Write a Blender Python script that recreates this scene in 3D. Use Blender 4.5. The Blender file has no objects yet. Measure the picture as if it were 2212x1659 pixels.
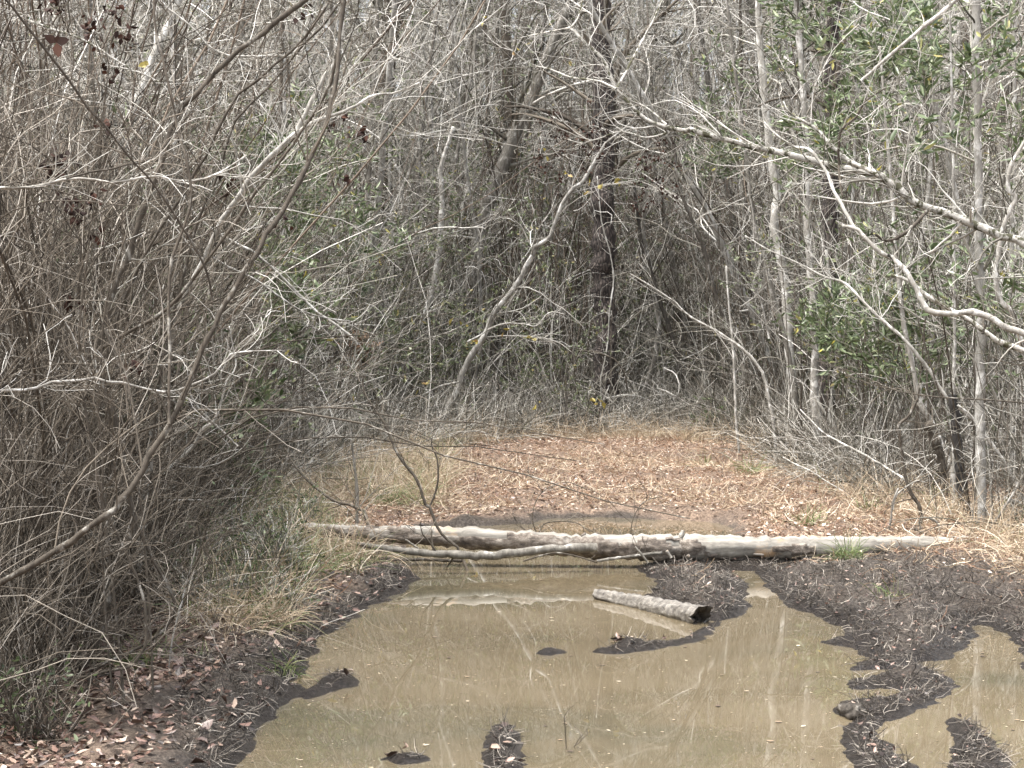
import bpy, math
import numpy as np

# ------------------------------------------------------------------ camera, sky, sun, exposure
SC = bpy.context.scene
CAMH, FPX = 1.6, 1106 / math.tan(math.radians(16))
PITCH = math.atan((829.5 - 700) / FPX)
cam_d = bpy.data.cameras.new("camera"); cam = bpy.data.objects.new("camera", cam_d)
SC.collection.objects.link(cam); SC.camera = cam
cam.location = (0, 0, CAMH); cam.rotation_euler = (math.pi / 2 - PITCH, 0, 0)
cam_d.sensor_width = 36; cam_d.lens = 18 / math.tan(math.radians(16)); cam_d.clip_end = 2000

SUN_EL, SUN_AZ = math.radians(70), math.radians(245)     # high hazy sun, off to the left
world = bpy.data.worlds.new("World"); SC.world = world; world.use_nodes = True
wn = world.node_tree.nodes; wl = world.node_tree.links; wn.clear()
sky = wn.new("ShaderNodeTexSky"); sky.sky_type = 'NISHITA'; sky.sun_disc = False
sky.sun_elevation = SUN_EL; sky.sun_rotation = SUN_AZ
sky.air_density = 1.0; sky.dust_density = 6.0; sky.ozone_density = 1.0
bg = wn.new("ShaderNodeBackground"); bg.inputs[1].default_value = 0.15
wo = wn.new("ShaderNodeOutputWorld")
hs = wn.new('ShaderNodeHueSaturation'); hs.inputs['Saturation'].default_value = .45     # thin overcast: a whiter sky
wl.new(sky.outputs[0], hs.inputs['Color']); wl.new(hs.outputs[0], bg.inputs[0]); wl.new(bg.outputs[0], wo.inputs[0])
sd = bpy.data.lights.new("sun", 'SUN'); sd.energy = 1.5; sd.angle = math.radians(22); sd.color = (1, 0.975, 0.94)
sun = bpy.data.objects.new("sun", sd); SC.collection.objects.link(sun)
sun.rotation_euler = (math.pi / 2 - SUN_EL, 0, math.pi - SUN_AZ)
SC.view_settings.view_transform = 'Standard'; SC.view_settings.look = 'None'
SC.view_settings.exposure = 1.72; SC.view_settings.gamma = 1.0
SC.cycles.max_bounces = 4; SC.cycles.diffuse_bounces = 2; SC.cycles.glossy_bounces = 2
SC.cycles.transmission_bounces = 2; SC.cycles.use_denoising = True
SC.cycles.caustics_reflective = False; SC.cycles.caustics_refractive = False

rng = np.random.default_rng(11)

# ------------------------------------------------------------------ photograph coordinates (2212 x 1659) to places
cP, sP = math.cos(PITCH), math.sin(PITCH)
def ray(x, y):
    x = np.asarray(x, float); y = np.asarray(y, float)
    u = (x - 1106) / FPX; v = -(y - 829.5) / FPX
    return np.stack([u, cP + v * sP, v * cP - sP], -1)
def at(x, y, d):
    r = ray(x, y); s = np.asarray(d, float) / r[..., 1]
    return np.array([0, 0, CAMH]) + r * s[..., None]
def gp(x, y, z=0.0):
    r = ray(x, y); s = (z - CAMH) / r[..., 2]
    return np.array([0, 0, CAMH]) + r * s[..., None]
def Z(c, r, pts):
    return [((0, 729, 1456)[c] + x * .3418, (0, 540, 1092)[r] + y * .3418) for x, y in pts]

# ------------------------------------------------------------------ noise and polygons
def _hash(ix, iy, seed):
    h = (ix * 374761393 + iy * 668265263 + seed * 1442695041) & 0x7fffffff
    h = ((h ^ (h >> 13)) * 1274126177) & 0x7fffffff
    return ((h ^ (h >> 16)) & 0xffff) / 65535.0
def vnoise(x, y, seed=0):
    ix = np.floor(x).astype(np.int64); iy = np.floor(y).astype(np.int64)
    fx = x - ix; fy = y - iy; fx = fx * fx * (3 - 2 * fx); fy = fy * fy * (3 - 2 * fy)
    a = _hash(ix, iy, seed); b = _hash(ix + 1, iy, seed); c = _hash(ix, iy + 1, seed); d = _hash(ix + 1, iy + 1, seed)
    return (a * (1 - fx) + b * fx) * (1 - fy) + (c * (1 - fx) + d * fx) * fy
def fbm(x, y, sc, octv=4, seed=0):
    t = np.zeros_like(x); a = 1.0; s = 0
    for k in range(octv):
        t += a * (vnoise(x / sc * 2 ** k + 17.3 * k, y / sc * 2 ** k - 9.1 * k, seed + k) - .5); s += a; a *= .55
    return t / s * 2
def poly_sd(px, py, poly):
    """signed distance, negative inside"""
    poly = np.asarray(poly, float); d2 = np.full(px.shape, 1e9); ins = np.zeros(px.shape, bool)
    n = len(poly)
    for i in range(n):
        ax, ay = poly[i]; bx, by = poly[(i + 1) % n]
        ex, ey = bx - ax, by - ay; L = ex * ex + ey * ey + 1e-12
        t = np.clip(((px - ax) * ex + (py - ay) * ey) / L, 0, 1)
        d2 = np.minimum(d2, (px - ax - t * ex) ** 2 + (py - ay - t * ey) ** 2)
        if ay != by:
            c = ((ay > py) != (by > py)) & (px < ex * (py - ay) / (by - ay) + ax)
            ins ^= c
    return np.where(ins, -1, 1) * np.sqrt(d2)
def sstep(a, b, x):
    t = np.clip((x - a) / (b - a), 0, 1); return t * t * (3 - 2 * t)
def gpoly(pts): return [tuple(gp(x, y)[:2]) for x, y in pts]

WATER = [gpoly(p) for p in (
    [(440, 1800), (500, 1680), (548, 1610), (560, 1572), (612, 1532), (655, 1500), (640, 1486), (572, 1490), (560, 1474), (640, 1468), (668, 1440), (690, 1385),
     (735, 1352), (775, 1322), (850, 1290), (885, 1264), (905, 1240), (880, 1226), (800, 1212), (790, 1203), (860, 1190), (900, 1160), (960, 1139), (1150, 1132),
     (1180, 1121), (1300, 1117), (1400, 1121), (1540, 1127), (1592, 1143), (1600, 1170), (1500, 1196), (1410, 1216), (1385, 1226), (1400, 1242), (1420, 1262), (1392, 1290),
     (1430, 1330), (1520, 1345), (1600, 1330), (1616, 1302), (1604, 1262), (1560, 1246), (1535, 1232), (1640, 1232), (1652, 1262), (1690, 1292), (1700, 1312), (1760, 1324), (1795, 1345), (1832, 1370),
     (1838, 1378), (1775, 1388), (1860, 1400), (1880, 1420), (1828, 1450), (1920, 1446), (2035, 1424), (2098, 1400), (2100, 1372), (2088, 1352), (2120, 1344), (2180, 1368),
     (2205, 1400), (2225, 1440), (2260, 1520), (2330, 1620), (2420, 1800)],)]
ISLANDS = [gpoly(p) for p in (
    [(1375, 1222), (1500, 1205), (1560, 1226), (1602, 1262), (1616, 1302), (1604, 1332), (1560, 1342), (1545, 1368), (1500, 1386), (1450, 1396), (1495, 1372), (1535, 1345), (1525, 1318), (1470, 1296), (1425, 1280), (1420, 1262), (1398, 1242)],
    [(1826, 1472), (1955, 1446), (2045, 1444), (2060, 1480), (2042, 1512), (1962, 1547), (1902, 1576), (1892, 1592), (1932, 1622), (1975, 1655), (2000, 1690), (1880, 1690), (1815, 1628), (1806, 1600), (1814, 1574), (1838, 1558),
     (1806, 1534), (1830, 1515), (1905, 1518), (1960, 1492), (1900, 1484), (1830, 1492)],
    [(2042, 1543), (2092, 1562), (2132, 1588), (2164, 1620), (2180, 1690), (2048, 1690), (2062, 1600)],
    [(1052, 1584), (1075, 1562), (1112, 1568), (1128, 1600), (1122, 1622), (1140, 1652), (1130, 1690), (1040, 1690), (1048, 1620)],
    [(1282, 1408), (1340, 1394), (1420, 1386), (1470, 1388), (1440, 1398), (1350, 1410)],
    [(1158, 1412), (1190, 1402), (1222, 1409), (1190, 1419)],
    [(690, 1476), (730, 1462), (766, 1468), (730, 1480)],
    [(640, 1504), (760, 1474), (700, 1496), (660, 1512)],
    [(845, 1560), (900, 1550), (870, 1566)],
    [(830, 1640), (900, 1630), (930, 1640), (870, 1652)],
)]
def shore(x, y):
    w = np.full(x.shape, 1e9); i = np.full(x.shape, 1e9)
    near = (np.abs(x) < 9) & (y < 26) & (y > 3)
    xs, ys = x[near], y[near]
    ww = np.full(xs.shape, 1e9); ii = np.full(xs.shape, 1e9)
    for p in WATER: ww = np.minimum(ww, poly_sd(xs, ys, p))
    for p in ISLANDS: ii = np.minimum(ii, poly_sd(xs, ys, p))
    out = np.full(x.shape, 8.0); out[near] = np.maximum(ww, -ii) + 0.05 * fbm(xs, ys, .18, 4, 5) + .03 * fbm(xs, ys, .6, 2, 6)
    return out
def height(x, y, s=None):
    x = np.asarray(x, float); y = np.asarray(y, float)
    if s is None: s = shore(x, y)
    lump = 0.06 * fbm(x, y, .2, 4, 1) + 0.05 * fbm(x, y, 1.1, 2, 3)
    land = 0.085 * (1 - np.exp(-np.maximum(s, 0) / .16)) + 0.05 * sstep(.2, 1.5, s) + lump * np.clip(s / .12, 0, 1)
    crumb = .016 * fbm(x, y, .07, 3, 51) + .006 * fbm(x, y, .25, 2, 53)      # clods that break the waterline
    z = np.where(s > 0, land + .004 + crumb * sstep(.25, .05, s), np.maximum(-.25, -.002 + s * .3) + crumb * sstep(-.30, -.05, s))
    z += 0.2 * sstep(.5, 3.0, s) * sstep(-.9, -3.0, x) * sstep(17, 12, y)
    z += 0.05 * sstep(.4, 2.2, s) * sstep(.5, 2.5, x) * sstep(16, 11, y)
    z += 0.12 * fbm(x, y, 4.0, 2, 9) * sstep(2, 6, s)
    z += 10.5 * sstep(27, 78, y + 2.5 * fbm(x, y, 14., 2, 21))
    return z
def hz(x, y): return float(height(np.array([x]), np.array([y]))[0])

# ------------------------------------------------------------------ mesh builders
class Tubes:
    def __init__(self): self.v = []; self.f = []; self.n = 0
    def add(self, P, R, S=3, cap=False, rough=0.0):
        P = np.asarray(P, float); R = np.asarray(R, float)
        if P.ndim == 2: P = P[None]; R = R[None]
        N, K, _ = P.shape
        if N == 0: return self
        T = np.empty_like(P); T[:, 1:-1] = P[:, 2:] - P[:, :-2]; T[:, 0] = P[:, 1] - P[:, 0]; T[:, -1] = P[:, -1] - P[:, -2]
        T /= np.linalg.norm(T, axis=2, keepdims=True) + 1e-9
        ch = np.abs(P[:, -1] - P[:, 0]); ref = np.zeros((N, 1, 3)); ref[np.arange(N), 0, np.argmin(ch, 1)] = 1
        U = np.cross(T, ref); U /= np.linalg.norm(U, axis=2, keepdims=True) + 1e-9
        V = np.cross(T, U)
        a = np.arange(S) * 2 * np.pi / S
        rr = R[..., None] * np.ones(S)
        if rough: rr = rr * (1 + rough * rng.normal(size=rr.shape))
        v = P[:, :, None] + rr[..., None] * (np.cos(a)[:, None] * U[:, :, None] + np.sin(a)[:, None] * V[:, :, None])
        idx = np.arange(N * K * S).reshape(N, K, S) + self.n
        A = idx[:, :-1]; B = idx[:, 1:]
        f = np.stack([A, np.roll(A, -1, 2), np.roll(B, -1, 2), B], -1).reshape(-1, 4)
        self.v.append(v.reshape(-1, 3)); self.f.append(f); self.n += N * K * S
        if cap:
            for row in (idx[:, 0], idx[:, -1]):
                c = P[:, 0] if row is idx[:, 0] else P[:, -1]
            c0 = self.n + np.arange(N); self.v.append(P[:, 0]); self.n += N
            c1 = self.n + np.arange(N); self.v.append(P[:, -1]); self.n += N
            for row, c in ((idx[:, 0], c0), (idx[:, -1], c1)):
                t = np.stack([row, np.roll(row, -1, 1), np.repeat(c[:, None], S, 1), np.repeat(c[:, None], S, 1)], -1).reshape(-1, 4)
                self.f.append(t)
        return self
    def ribbons(self, P, W):
        """flat strips, P (N,K,3), W (N,K) half widths, facing at random"""
        P = np.asarray(P, float); N, K, _ = P.shape
        T = P[:, -1] - P[:, 0]; U = np.cross(T, rng.normal(size=(N, 3))); U /= np.linalg.norm(U, axis=1, keepdims=True) + 1e-9
        v = np.stack([P - W[..., None] * U[:, None], P + W[..., None] * U[:, None]], 2)
        idx = np.arange(N * K * 2).reshape(N, K, 2) + self.n
        f = np.stack([idx[:, :-1, 0], idx[:, :-1, 1], idx[:, 1:, 1], idx[:, 1:, 0]], -1).reshape(-1, 4)
        self.v.append(v.reshape(-1, 3)); self.f.append(f); self.n += N * K * 2; return self
    def leaves(self, pos, d, L, W, curl=.25, nrm=None):
        """pointed leaves folded along the midrib: pos (N,3) stalk end, d (N,3) direction"""
        N = len(pos); d = d / (np.linalg.norm(d, axis=1, keepdims=True) + 1e-9)
        q = rng.normal(size=(N, 3)) if nrm is None else nrm
        s = np.cross(d, q); s /= np.linalg.norm(s, axis=1, keepdims=True) + 1e-9
        n = np.cross(s, d); L = np.broadcast_to(L, (N,))[:, None]; W = np.broadcast_to(W, (N,))[:, None]
        c = curl * rng.uniform(-1, 1.4, (N, 1)); b = curl * rng.uniform(-.6, 1, (N, 1))
        P = [pos, pos + d * L * .35 + s * W * .5 + n * L * c * .5, pos + d * L * .40 + n * L * b * .25, pos + d * L * .35 - s * W * .5 + n * L * c * .5,
             pos + d * L * .72 + s * W * .33 + n * L * c * .7, pos + d * L * .72 - s * W * .33 + n * L * c * .7, pos + d * L + n * L * b * .8]
        v = np.stack(P, 1).reshape(-1, 3); o = self.n + 7 * np.arange(N)[:, None]
        f = np.concatenate([o + np.array(q_) for q_ in ([0, 1, 2, 2], [0, 2, 3, 3], [1, 4, 6, 2], [2, 6, 5, 3])], 0)
        self.v.append(v); self.f.append(f); self.n += 7 * N; return self
    def raw(self, v, f):
        self.v.append(np.asarray(v, float)); self.f.append(np.asarray(f) + self.n); self.n += len(v); return self
    def mesh(self, name, mat, base=(0, 0, 0), smooth=True):
        v = np.concatenate(self.v) - np.asarray(base, float); f = np.concatenate(self.f)
        tri = f[:, 2] == f[:, 3]; nl = np.where(tri, 3, 4)
        loops = f.reshape(-1)[np.stack([np.ones_like(tri), np.ones_like(tri), np.ones_like(tri), ~tri], 1).reshape(-1)]
        m = bpy.data.meshes.new(name)
        m.vertices.add(len(v)); m.vertices.foreach_set('co', v.astype(np.float32).ravel())
        m.loops.add(len(loops)); m.loops.foreach_set('vertex_index', loops.astype(np.int32))
        m.polygons.add(len(f)); m.polygons.foreach_set('loop_start', np.concatenate([[0], np.cumsum(nl)[:-1]]).astype(np.int32))
        if smooth: m.polygons.foreach_set('use_smooth', np.ones(len(f), bool))
        m.materials.append(mat); m.update(calc_edges=True); return m
COL = SC.collection
def obj(name, tb, mat, parent=None, base=None, smooth=True):
    b = base if base is not None else ((0, 0, 0) if parent is None else tuple(parent.get('_b', (0, 0, 0))))
    o = bpy.data.objects.new(name, tb.mesh(name, mat, b, smooth)); COL.objects.link(o)
    if parent is not None: o.parent = parent
    elif base is not None: o.location = base
    return o
def tag(o, label=None, cat=None, group=None, kind=None):
    if label: o['label'] = label
    if cat: o['category'] = cat
    if group: o['group'] = group
    if kind: o['kind'] = kind
    return o
def root(name, label, cat, base, group=None):
    o = bpy.data.objects.new(name, None); COL.objects.link(o); o.location = base; o.empty_display_size = .1
    o['_b'] = [float(q) for q in base]; return tag(o, label, cat, group)
def dup(src, loc, rz=0, sc=1.0, tilt=(0, 0), label=None, group=None):
    r = src.copy(); COL.objects.link(r); r.location = loc; r.rotation_euler = (tilt[0], tilt[1], rz)
    r.scale = (sc, sc, sc) if np.isscalar(sc) else sc
    if label: r['label'] = label
    if group: r['group'] = group
    for ch in src.children:
        c = ch.copy(); COL.objects.link(c); c.parent = r
        for g in ch.children:
            e = g.copy(); COL.objects.link(e); e.parent = c
    return r

# ------------------------------------------------------------------ growth
def unit(v): return v / (np.linalg.norm(v, axis=-1, keepdims=True) + 1e-9)
def walk(pos, d, L, K, wob=.2, up=0.0, curv=.5):
    N = len(pos); P = np.empty((N, K, 3)); P[:, 0] = pos; d = unit(d); st = np.broadcast_to(L, (N,))[:, None] / (K - 1)
    c = rng.normal(size=(N, 3)) * curv / (K - 1)
    for k in range(1, K):
        d = unit(d + c + wob * rng.normal(size=(N, 3)) / math.sqrt(K) + np.array([0, 0, up]) / (K - 1))
        P[:, k] = P[:, k - 1] + d * st
    return P
def resample(P, R, K, wig=0.0):
    """Catmull-Rom through a polyline, K points"""
    P = np.asarray(P, float); R = np.asarray(R, float); n = len(P)
    L = np.concatenate([[0], np.cumsum(np.linalg.norm(np.diff(P, axis=0), axis=1))])
    s = np.linspace(0, L[-1], K); i = np.clip(np.searchsorted(L, s, 'right') - 1, 0, n - 2)
    t = ((s - L[i]) / (L[i + 1] - L[i] + 1e-9))[:, None]
    p0 = P[np.maximum(i - 1, 0)]; p1 = P[i]; p2 = P[i + 1]; p3 = P[np.minimum(i + 2, n - 1)]
    Q = .5 * (2 * p1 + (p2 - p0) * t + (2 * p0 - 5 * p1 + 4 * p2 - p3) * t ** 2 + (3 * p1 - p0 - 3 * p2 + p3) * t ** 3)
    r = np.interp(s, L, R)
    if wig:
        w = rng.normal(size=(K, 3)) * r[:, None] * wig; w[0] = 0; Q = Q + w; r = r * (1 + .08 * rng.normal(size=K))
    return Q, r
def spawn(P, R, n, lmin, lmax, amin, amax, K=5, wob=.35, up=.15, rf=.55, t0=.15, t1=1., rmin=.0012, taper=.3, curv=.7):
    N, Kp, _ = P.shape; seg = np.linalg.norm(np.diff(P, axis=1), axis=2).sum(1)
    i = rng.choice(N, n, p=seg / seg.sum()); t = rng.uniform(t0, t1, n) * (Kp - 1.001); k = t.astype(int); f = (t - k)[:, None]
    pos = P[i, k] * (1 - f) + P[i, k + 1] * f; tan = unit(P[i, k + 1] - P[i, k])
    r0 = R[i, k] * (1 - f[:, 0]) + R[i, k + 1] * f[:, 0]
    v = rng.normal(size=(n, 3)); v = unit(v - (v * tan).sum(1, keepdims=True) * tan); a = rng.uniform(amin, amax, n)[:, None]
    Q = walk(pos, tan * np.cos(a) + v * np.sin(a), rng.uniform(lmin, lmax, n) * (1.15 - .45 * t / Kp), K, wob, up, curv)
    r = np.maximum(r0 * rf * rng.uniform(.6, 1, n), rmin)
    return Q, np.maximum(r[:, None] * np.linspace(1, taper, K), rmin * .8)
def resample_all(P): return P[:, np.linspace(0, P.shape[1] - 1, 5).astype(int)]
def tip_dirs(P, n, t0=.3):
    N, K, _ = P.shape; i = rng.integers(0, N, n); t = rng.uniform(t0, 1, n) * (K - 1.001); k = t.astype(int); f = (t - k)[:, None]
    pos = P[i, k] * (1 - f) + P[i, k + 1] * f; return pos, unit(unit(P[i, k + 1] - P[i, k]) + .9 * rng.normal(size=(n, 3)) * np.array([1, 1, .7]))

# ------------------------------------------------------------------ materials
def newmat(name):
    m = bpy.data.materials.new(name); m.use_nodes = True; nt = m.node_tree; nt.nodes.clear()
    out = nt.nodes.new('ShaderNodeOutputMaterial'); p = nt.nodes.new('ShaderNodeBsdfPrincipled')
    nt.links.new(p.outputs[0], out.inputs[0]); return m, nt, p
def N_(nt, t, **kw):
    n = nt.nodes.new(t)
    for k, v in kw.items():
        if k.startswith('i_'): n.inputs[int(k[2:]) if k[2:].isdigit() else k[2:]].default_value = v
        else: setattr(n, k, v)
    return n
def ramp(nt, src, stops, interp='LINEAR'):
    r = nt.nodes.new('ShaderNodeValToRGB'); cr = r.color_ramp; cr.interpolation = interp
    while len(cr.elements) < len(stops): cr.elements.new(.5)
    for e, (p, c) in zip(cr.elements, stops): e.position = p; e.color = (*c, 1) if len(c) == 3 else c
    nt.links.new(src, r.inputs[0]); return r.outputs[0]
def mixc(nt, a, b, fac, mode='MIX'):
    m = nt.nodes.new('ShaderNodeMix'); m.data_type = 'RGBA'; m.blend_type = mode
    for s, v in ((m.inputs[0], fac), (m.inputs[6], a), (m.inputs[7], b)):
        if hasattr(v, 'links') or hasattr(v, 'is_linked'): nt.links.new(v, s)
        elif isinstance(v, tuple): s.default_value = (*v, 1)
        else: s.default_value = v
    return m.outputs[2]
def noise(nt, scale, detail=4, rough=.6, stretch=(1, 1, 1), coord='Object', dist=0.0):
    tc = nt.nodes.new('ShaderNodeTexCoord'); mp = nt.nodes.new('ShaderNodeMapping'); mp.inputs['Scale'].default_value = stretch
    nt.links.new(tc.outputs[coord], mp.inputs[0]); n = N_(nt, 'ShaderNodeTexNoise')
    n.inputs['Scale'].default_value = scale; n.inputs['Detail'].default_value = detail; n.inputs['Roughness'].default_value = rough; n.inputs['Distortion'].default_value = dist
    nt.links.new(mp.outputs[0], n.inputs['Vector']); return n.outputs['Fac']
def bumpit(nt, p, h, strength=.5, dist=.01):
    b = nt.nodes.new('ShaderNodeBump'); b.inputs['Strength'].default_value = strength; b.inputs['Distance'].default_value = dist
    nt.links.new(h, b.inputs['Height']); nt.links.new(b.outputs[0], p.inputs['Normal'])
def island(nt): return nt.nodes.new('ShaderNodeNewGeometry').outputs['Random Per Island']
def objrand(nt): return nt.nodes.new('ShaderNodeObjectInfo').outputs['Random']
def twigmat(name, stops, rough=.8):
    m, nt, p = newmat(name); c = ramp(nt, island(nt), stops)
    c2 = ramp(nt, noise(nt, 9, 3, .7), [(.25, (.62, .62, .6)), (.75, (1.25, 1.22, 1.2))])
    nt.links.new(mixc(nt, c, c2, 1.0, 'MULTIPLY'), p.inputs['Base Color']); p.inputs['Roughness'].default_value = rough
    p.inputs['Specular IOR Level'].default_value = .3; return m
def barkmat(name, dark, light, patch=None, pth=.58, psc=7, sc=30, stretch=(1, 1, .35), bump=.6, vary=.25, rings=0):
    m, nt, p = newmat(name); n1 = noise(nt, sc, 5, .7, stretch); c = ramp(nt, n1, [(.3, dark), (.68, light)])
    if patch is not None:
        n2 = noise(nt, psc, 4, .65, (1, 1, .7)); f = ramp(nt, n2, [(pth - .05, (0, 0, 0)), (pth + .05, (1, 1, 1))])
        c = mixc(nt, c, patch, f)
    if vary:
        v = ramp(nt, objrand(nt), [(0, (1 - vary,) * 3), (1, (1 + vary,) * 3)]); c = mixc(nt, c, v, 1.0, 'MULTIPLY')
    nt.links.new(c, p.inputs['Base Color']); p.inputs['Roughness'].default_value = .85; p.inputs['Specular IOR Level'].default_value = .25
    bumpit(nt, p, n1, bump, .012); return m
def leafmat(name, stops, rough=.45, trans=.25, spec=.5):
    m, nt, p = newmat(name); c = ramp(nt, island(nt), stops)
    nt.links.new(c, p.inputs['Base Color']); p.inputs['Roughness'].default_value = rough; p.inputs['Specular IOR Level'].default_value = spec
    if trans:
        t = nt.nodes.new('ShaderNodeBsdfTranslucent'); nt.links.new(c, t.inputs[0]); mx = nt.nodes.new('ShaderNodeMixShader'); mx.inputs[0].default_value = trans
        out = [n for n in nt.nodes if n.type == 'OUTPUT_MATERIAL'][0]
        nt.links.new(p.outputs[0], mx.inputs[1]); nt.links.new(t.outputs[0], mx.inputs[2]); nt.links.new(mx.outputs[0], out.inputs[0])
    return m

M = {}
M['twig_grey'] = twigmat('twig_grey', [(0, (.03, .028, .021)), (.35, (.115, .108, .085)), (.68, (.36, .345, .30)), (1, (.78, .77, .72))])
M['twig_brown'] = twigmat('twig_brown', [(0, (.03, .025, .019)), (.45, (.085, .071, .054)), (.8, (.20, .175, .14)), (1, (.46, .43, .38))])
M['twig_red'] = twigmat('twig_red', [(0, (.04, .030, .022)), (.5, (.10, .076, .057)), (1, (.25, .205, .16))])
M['twig_pale'] = twigmat('twig_pale', [(0, (.12, .113, .094)), (.5, (.38, .37, .335)), (1, (.76, .75, .71))])
M['bark_pale'] = barkmat('bark_pale', (.15, .14, .12), (.42, .405, .365), (.60, .59, .55), .57, 9, 26)
M['bark_mottled'] = barkmat('bark_mottled', (.15, .14, .12), (.40, .38, .34), (.60, .59, .55), .56, 16, 34)
M['bark_brown'] = barkmat('bark_brown', (.035, .029, .022), (.12, .102, .08), (.30, .285, .25), .62, 14, 34)
M['bark_grey'] = barkmat('bark_grey', (.08, .073, .06), (.26, .243, .21), (.42, .405, .37), .6, 12, 30)
M['bark_moss'] = barkmat('bark_moss', (.30, .285, .25), (.62, .60, .55), (.07, .068, .04), .52, 24, 40, (1, 1, 1), .7)
M['bark_dark'] = barkmat('bark_dark', (.02, .018, .015), (.085, .075, .062), (.20, .19, .17), .62, 12, 34)
M['bark_black'] = barkmat('bark_black', (.010, .010, .010), (.06, .055, .05), (.22, .21, .20), .72, 8, 40, (1, 1, .25), .9)
def pinemat():
    m, nt, p = newmat('bark_pine'); tc = nt.nodes.new('ShaderNodeTexCoord'); mp = nt.nodes.new('ShaderNodeMapping'); mp.inputs['Scale'].default_value = (1, 1, .28)
    nt.links.new(tc.outputs['Object'], mp.inputs[0]); v = N_(nt, 'ShaderNodeTexVoronoi', feature='DISTANCE_TO_EDGE'); v.inputs['Scale'].default_value = 26
    nt.links.new(mp.outputs[0], v.inputs['Vector'])
    c = ramp(nt, v.outputs[0], [(0, (.012, .010, .009)), (.12, (.06, .048, .042)), (.4, (.14, .115, .10))])
    c = mixc(nt, c, ramp(nt, noise(nt, 18, 4), [(.3, (.6, .6, .6)), (.7, (1.3, 1.3, 1.3))]), 1., 'MULTIPLY')
    nt.links.new(c, p.inputs['Base Color']); p.inputs['Roughness'].default_value = .9; bumpit(nt, p, v.outputs[0], 1., .03); return m
M['bark_pine'] = pinemat()
M['leaf_green'] = leafmat('leaf_green', [(0, (.045, .068, .026)), (.4, (.11, .15, .065)), (.75, (.20, .25, .13)), (.95, (.32, .36, .22)), (1, (.42, .36, .06))], .35, .25, .6)
M['leaf_olive'] = leafmat('leaf_olive', [(0, (.06, .08, .035)), (.5, (.14, .17, .085)), (.9, (.27, .30, .18)), (1, (.38, .31, .12))], .4, .25)
M['needle'] = leafmat('needle', [(0, (.045, .075, .04)), (.6, (.10, .15, .08)), (1, (.2, .25, .14))], .5, .2)
M['needle_dead'] = leafmat('needle_dead', [(0, (.15, .08, .045)), (.6, (.30, .18, .11)), (1, (.46, .33, .22))], .6, .2)
M['leaf_dead'] = leafmat('leaf_dead', [(0, (.018, .010, .008)), (.6, (.04, .02, .014)), (1, (.09, .042, .028))], .7, .05, .2)
M['leaf_yellow'] = leafmat('leaf_yellow', [(0, (.30, .25, .06)), (.6, (.42, .35, .10)), (1, (.28, .17, .06))], .5, .3)
M['litter'] = leafmat('litter', [(0, (.07, .042, .028)), (.22, (.16, .11, .08)), (.5, (.32, .243, .182)), (.78, (.46, .37, .29)), (.94, (.62, .52, .43)), (1, (.78, .72, .65))], .55, .1)
M['litter_dark'] = leafmat('litter_dark', [(0, (.025, .018, .014)), (.4, (.085, .05, .037)), (.75, (.20, .12, .09)), (.93, (.32, .23, .175)), (1, (.48, .40, .33))], .4, .05, .6)
M['straw'] = leafmat('straw', [(0, (.22, .16, .10)), (.4, (.44, .345, .23)), (.8, (.60, .50, .37)), (1, (.74, .67, .54))], .6, .2)
M['grass_green'] = leafmat('grass_green', [(0, (.07, .10, .035)), (.6, (.17, .22, .08)), (1, (.38, .39, .19))], .5, .25)
M['mud_fibre'] = twigmat('mud_fibre', [(0, (.02, .017, .014)), (.5, (.075, .065, .054)), (.82, (.22, .195, .165)), (1, (.5, .46, .40))], .35)
M['debris'] = leafmat('debris', [(0, (.06, .04, .03)), (.5, (.30, .22, .14)), (1, (.62, .55, .42))], .5, 0)

def groundmat():
    m, nt, p = newmat('ground_litter_and_mud')
    at_ = N_(nt, 'ShaderNodeAttribute', attribute_name='mud')
    n1 = noise(nt, 55, 6, .75); n2 = noise(nt, 3, 4, .6); n3 = noise(nt, 160, 3, .7)
    lit = ramp(nt, n1, [(.28, (.07, .046, .03)), (.45, (.19, .14, .104)), (.58, (.33, .257, .195)), (.72, (.5, .37, .26))])
    lit = mixc(nt, lit, ramp(nt, n2, [(.3, (.62, .6, .6)), (.7, (1.15, 1.1, 1.05))]), 1., 'MULTIPLY')
    mud = ramp(nt, n1, [(.3, (.022, .018, .014)), (.5, (.072, .059, .047)), (.72, (.20, .172, .142))])
    aw = N_(nt, 'ShaderNodeAttribute', attribute_name='wet')
    mud = mixc(nt, mud, mixc(nt, mud, (.42, .42, .44), 1.0, 'MULTIPLY'), aw.outputs['Fac'])     # soaked mud at the waterline
    nt.links.new(mixc(nt, lit, mud, at_.outputs['Fac']), p.inputs['Base Color'])
    wet = mixc(nt, ramp(nt, noise(nt, 2.5, 3, .6), [(.4, (.2,) * 3), (.6, (.5,) * 3)]), (.14, .14, .14), aw.outputs['Fac'])
    p.inputs['Specular IOR Level'].default_value = .38
    nt.links.new(mixc(nt, (.85, .85, .85), wet, at_.outputs['Fac']), p.inputs['Roughness'])
    b = nt.nodes.new('ShaderNodeMath'); b.operation = 'ADD'; nt.links.new(n1, b.inputs[0]); nt.links.new(n3, b.inputs[1])
    bumpit(nt, p, b.outputs[0], .9, .02); return m
M['ground'] = groundmat()
def watermat():
    m, nt, p = newmat('muddy_water')
    n = noise(nt, .8, 4, .6, (.6, 1, 1)); c = ramp(nt, n, [(.34, (.092, .082, .054)), (.5, (.128, .104, .066)), (.66, (.152, .124, .080))])
    nt.links.new(c, p.inputs['Base Color']); nt.links.new(ramp(nt, noise(nt, 1.6, 4, .65, (.45, 1, 1)), [(.42, (.008,) * 3), (.7, (.05,) * 3)]), p.inputs['Roughness']); p.inputs['IOR'].default_value = 1.7
    return m
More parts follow.
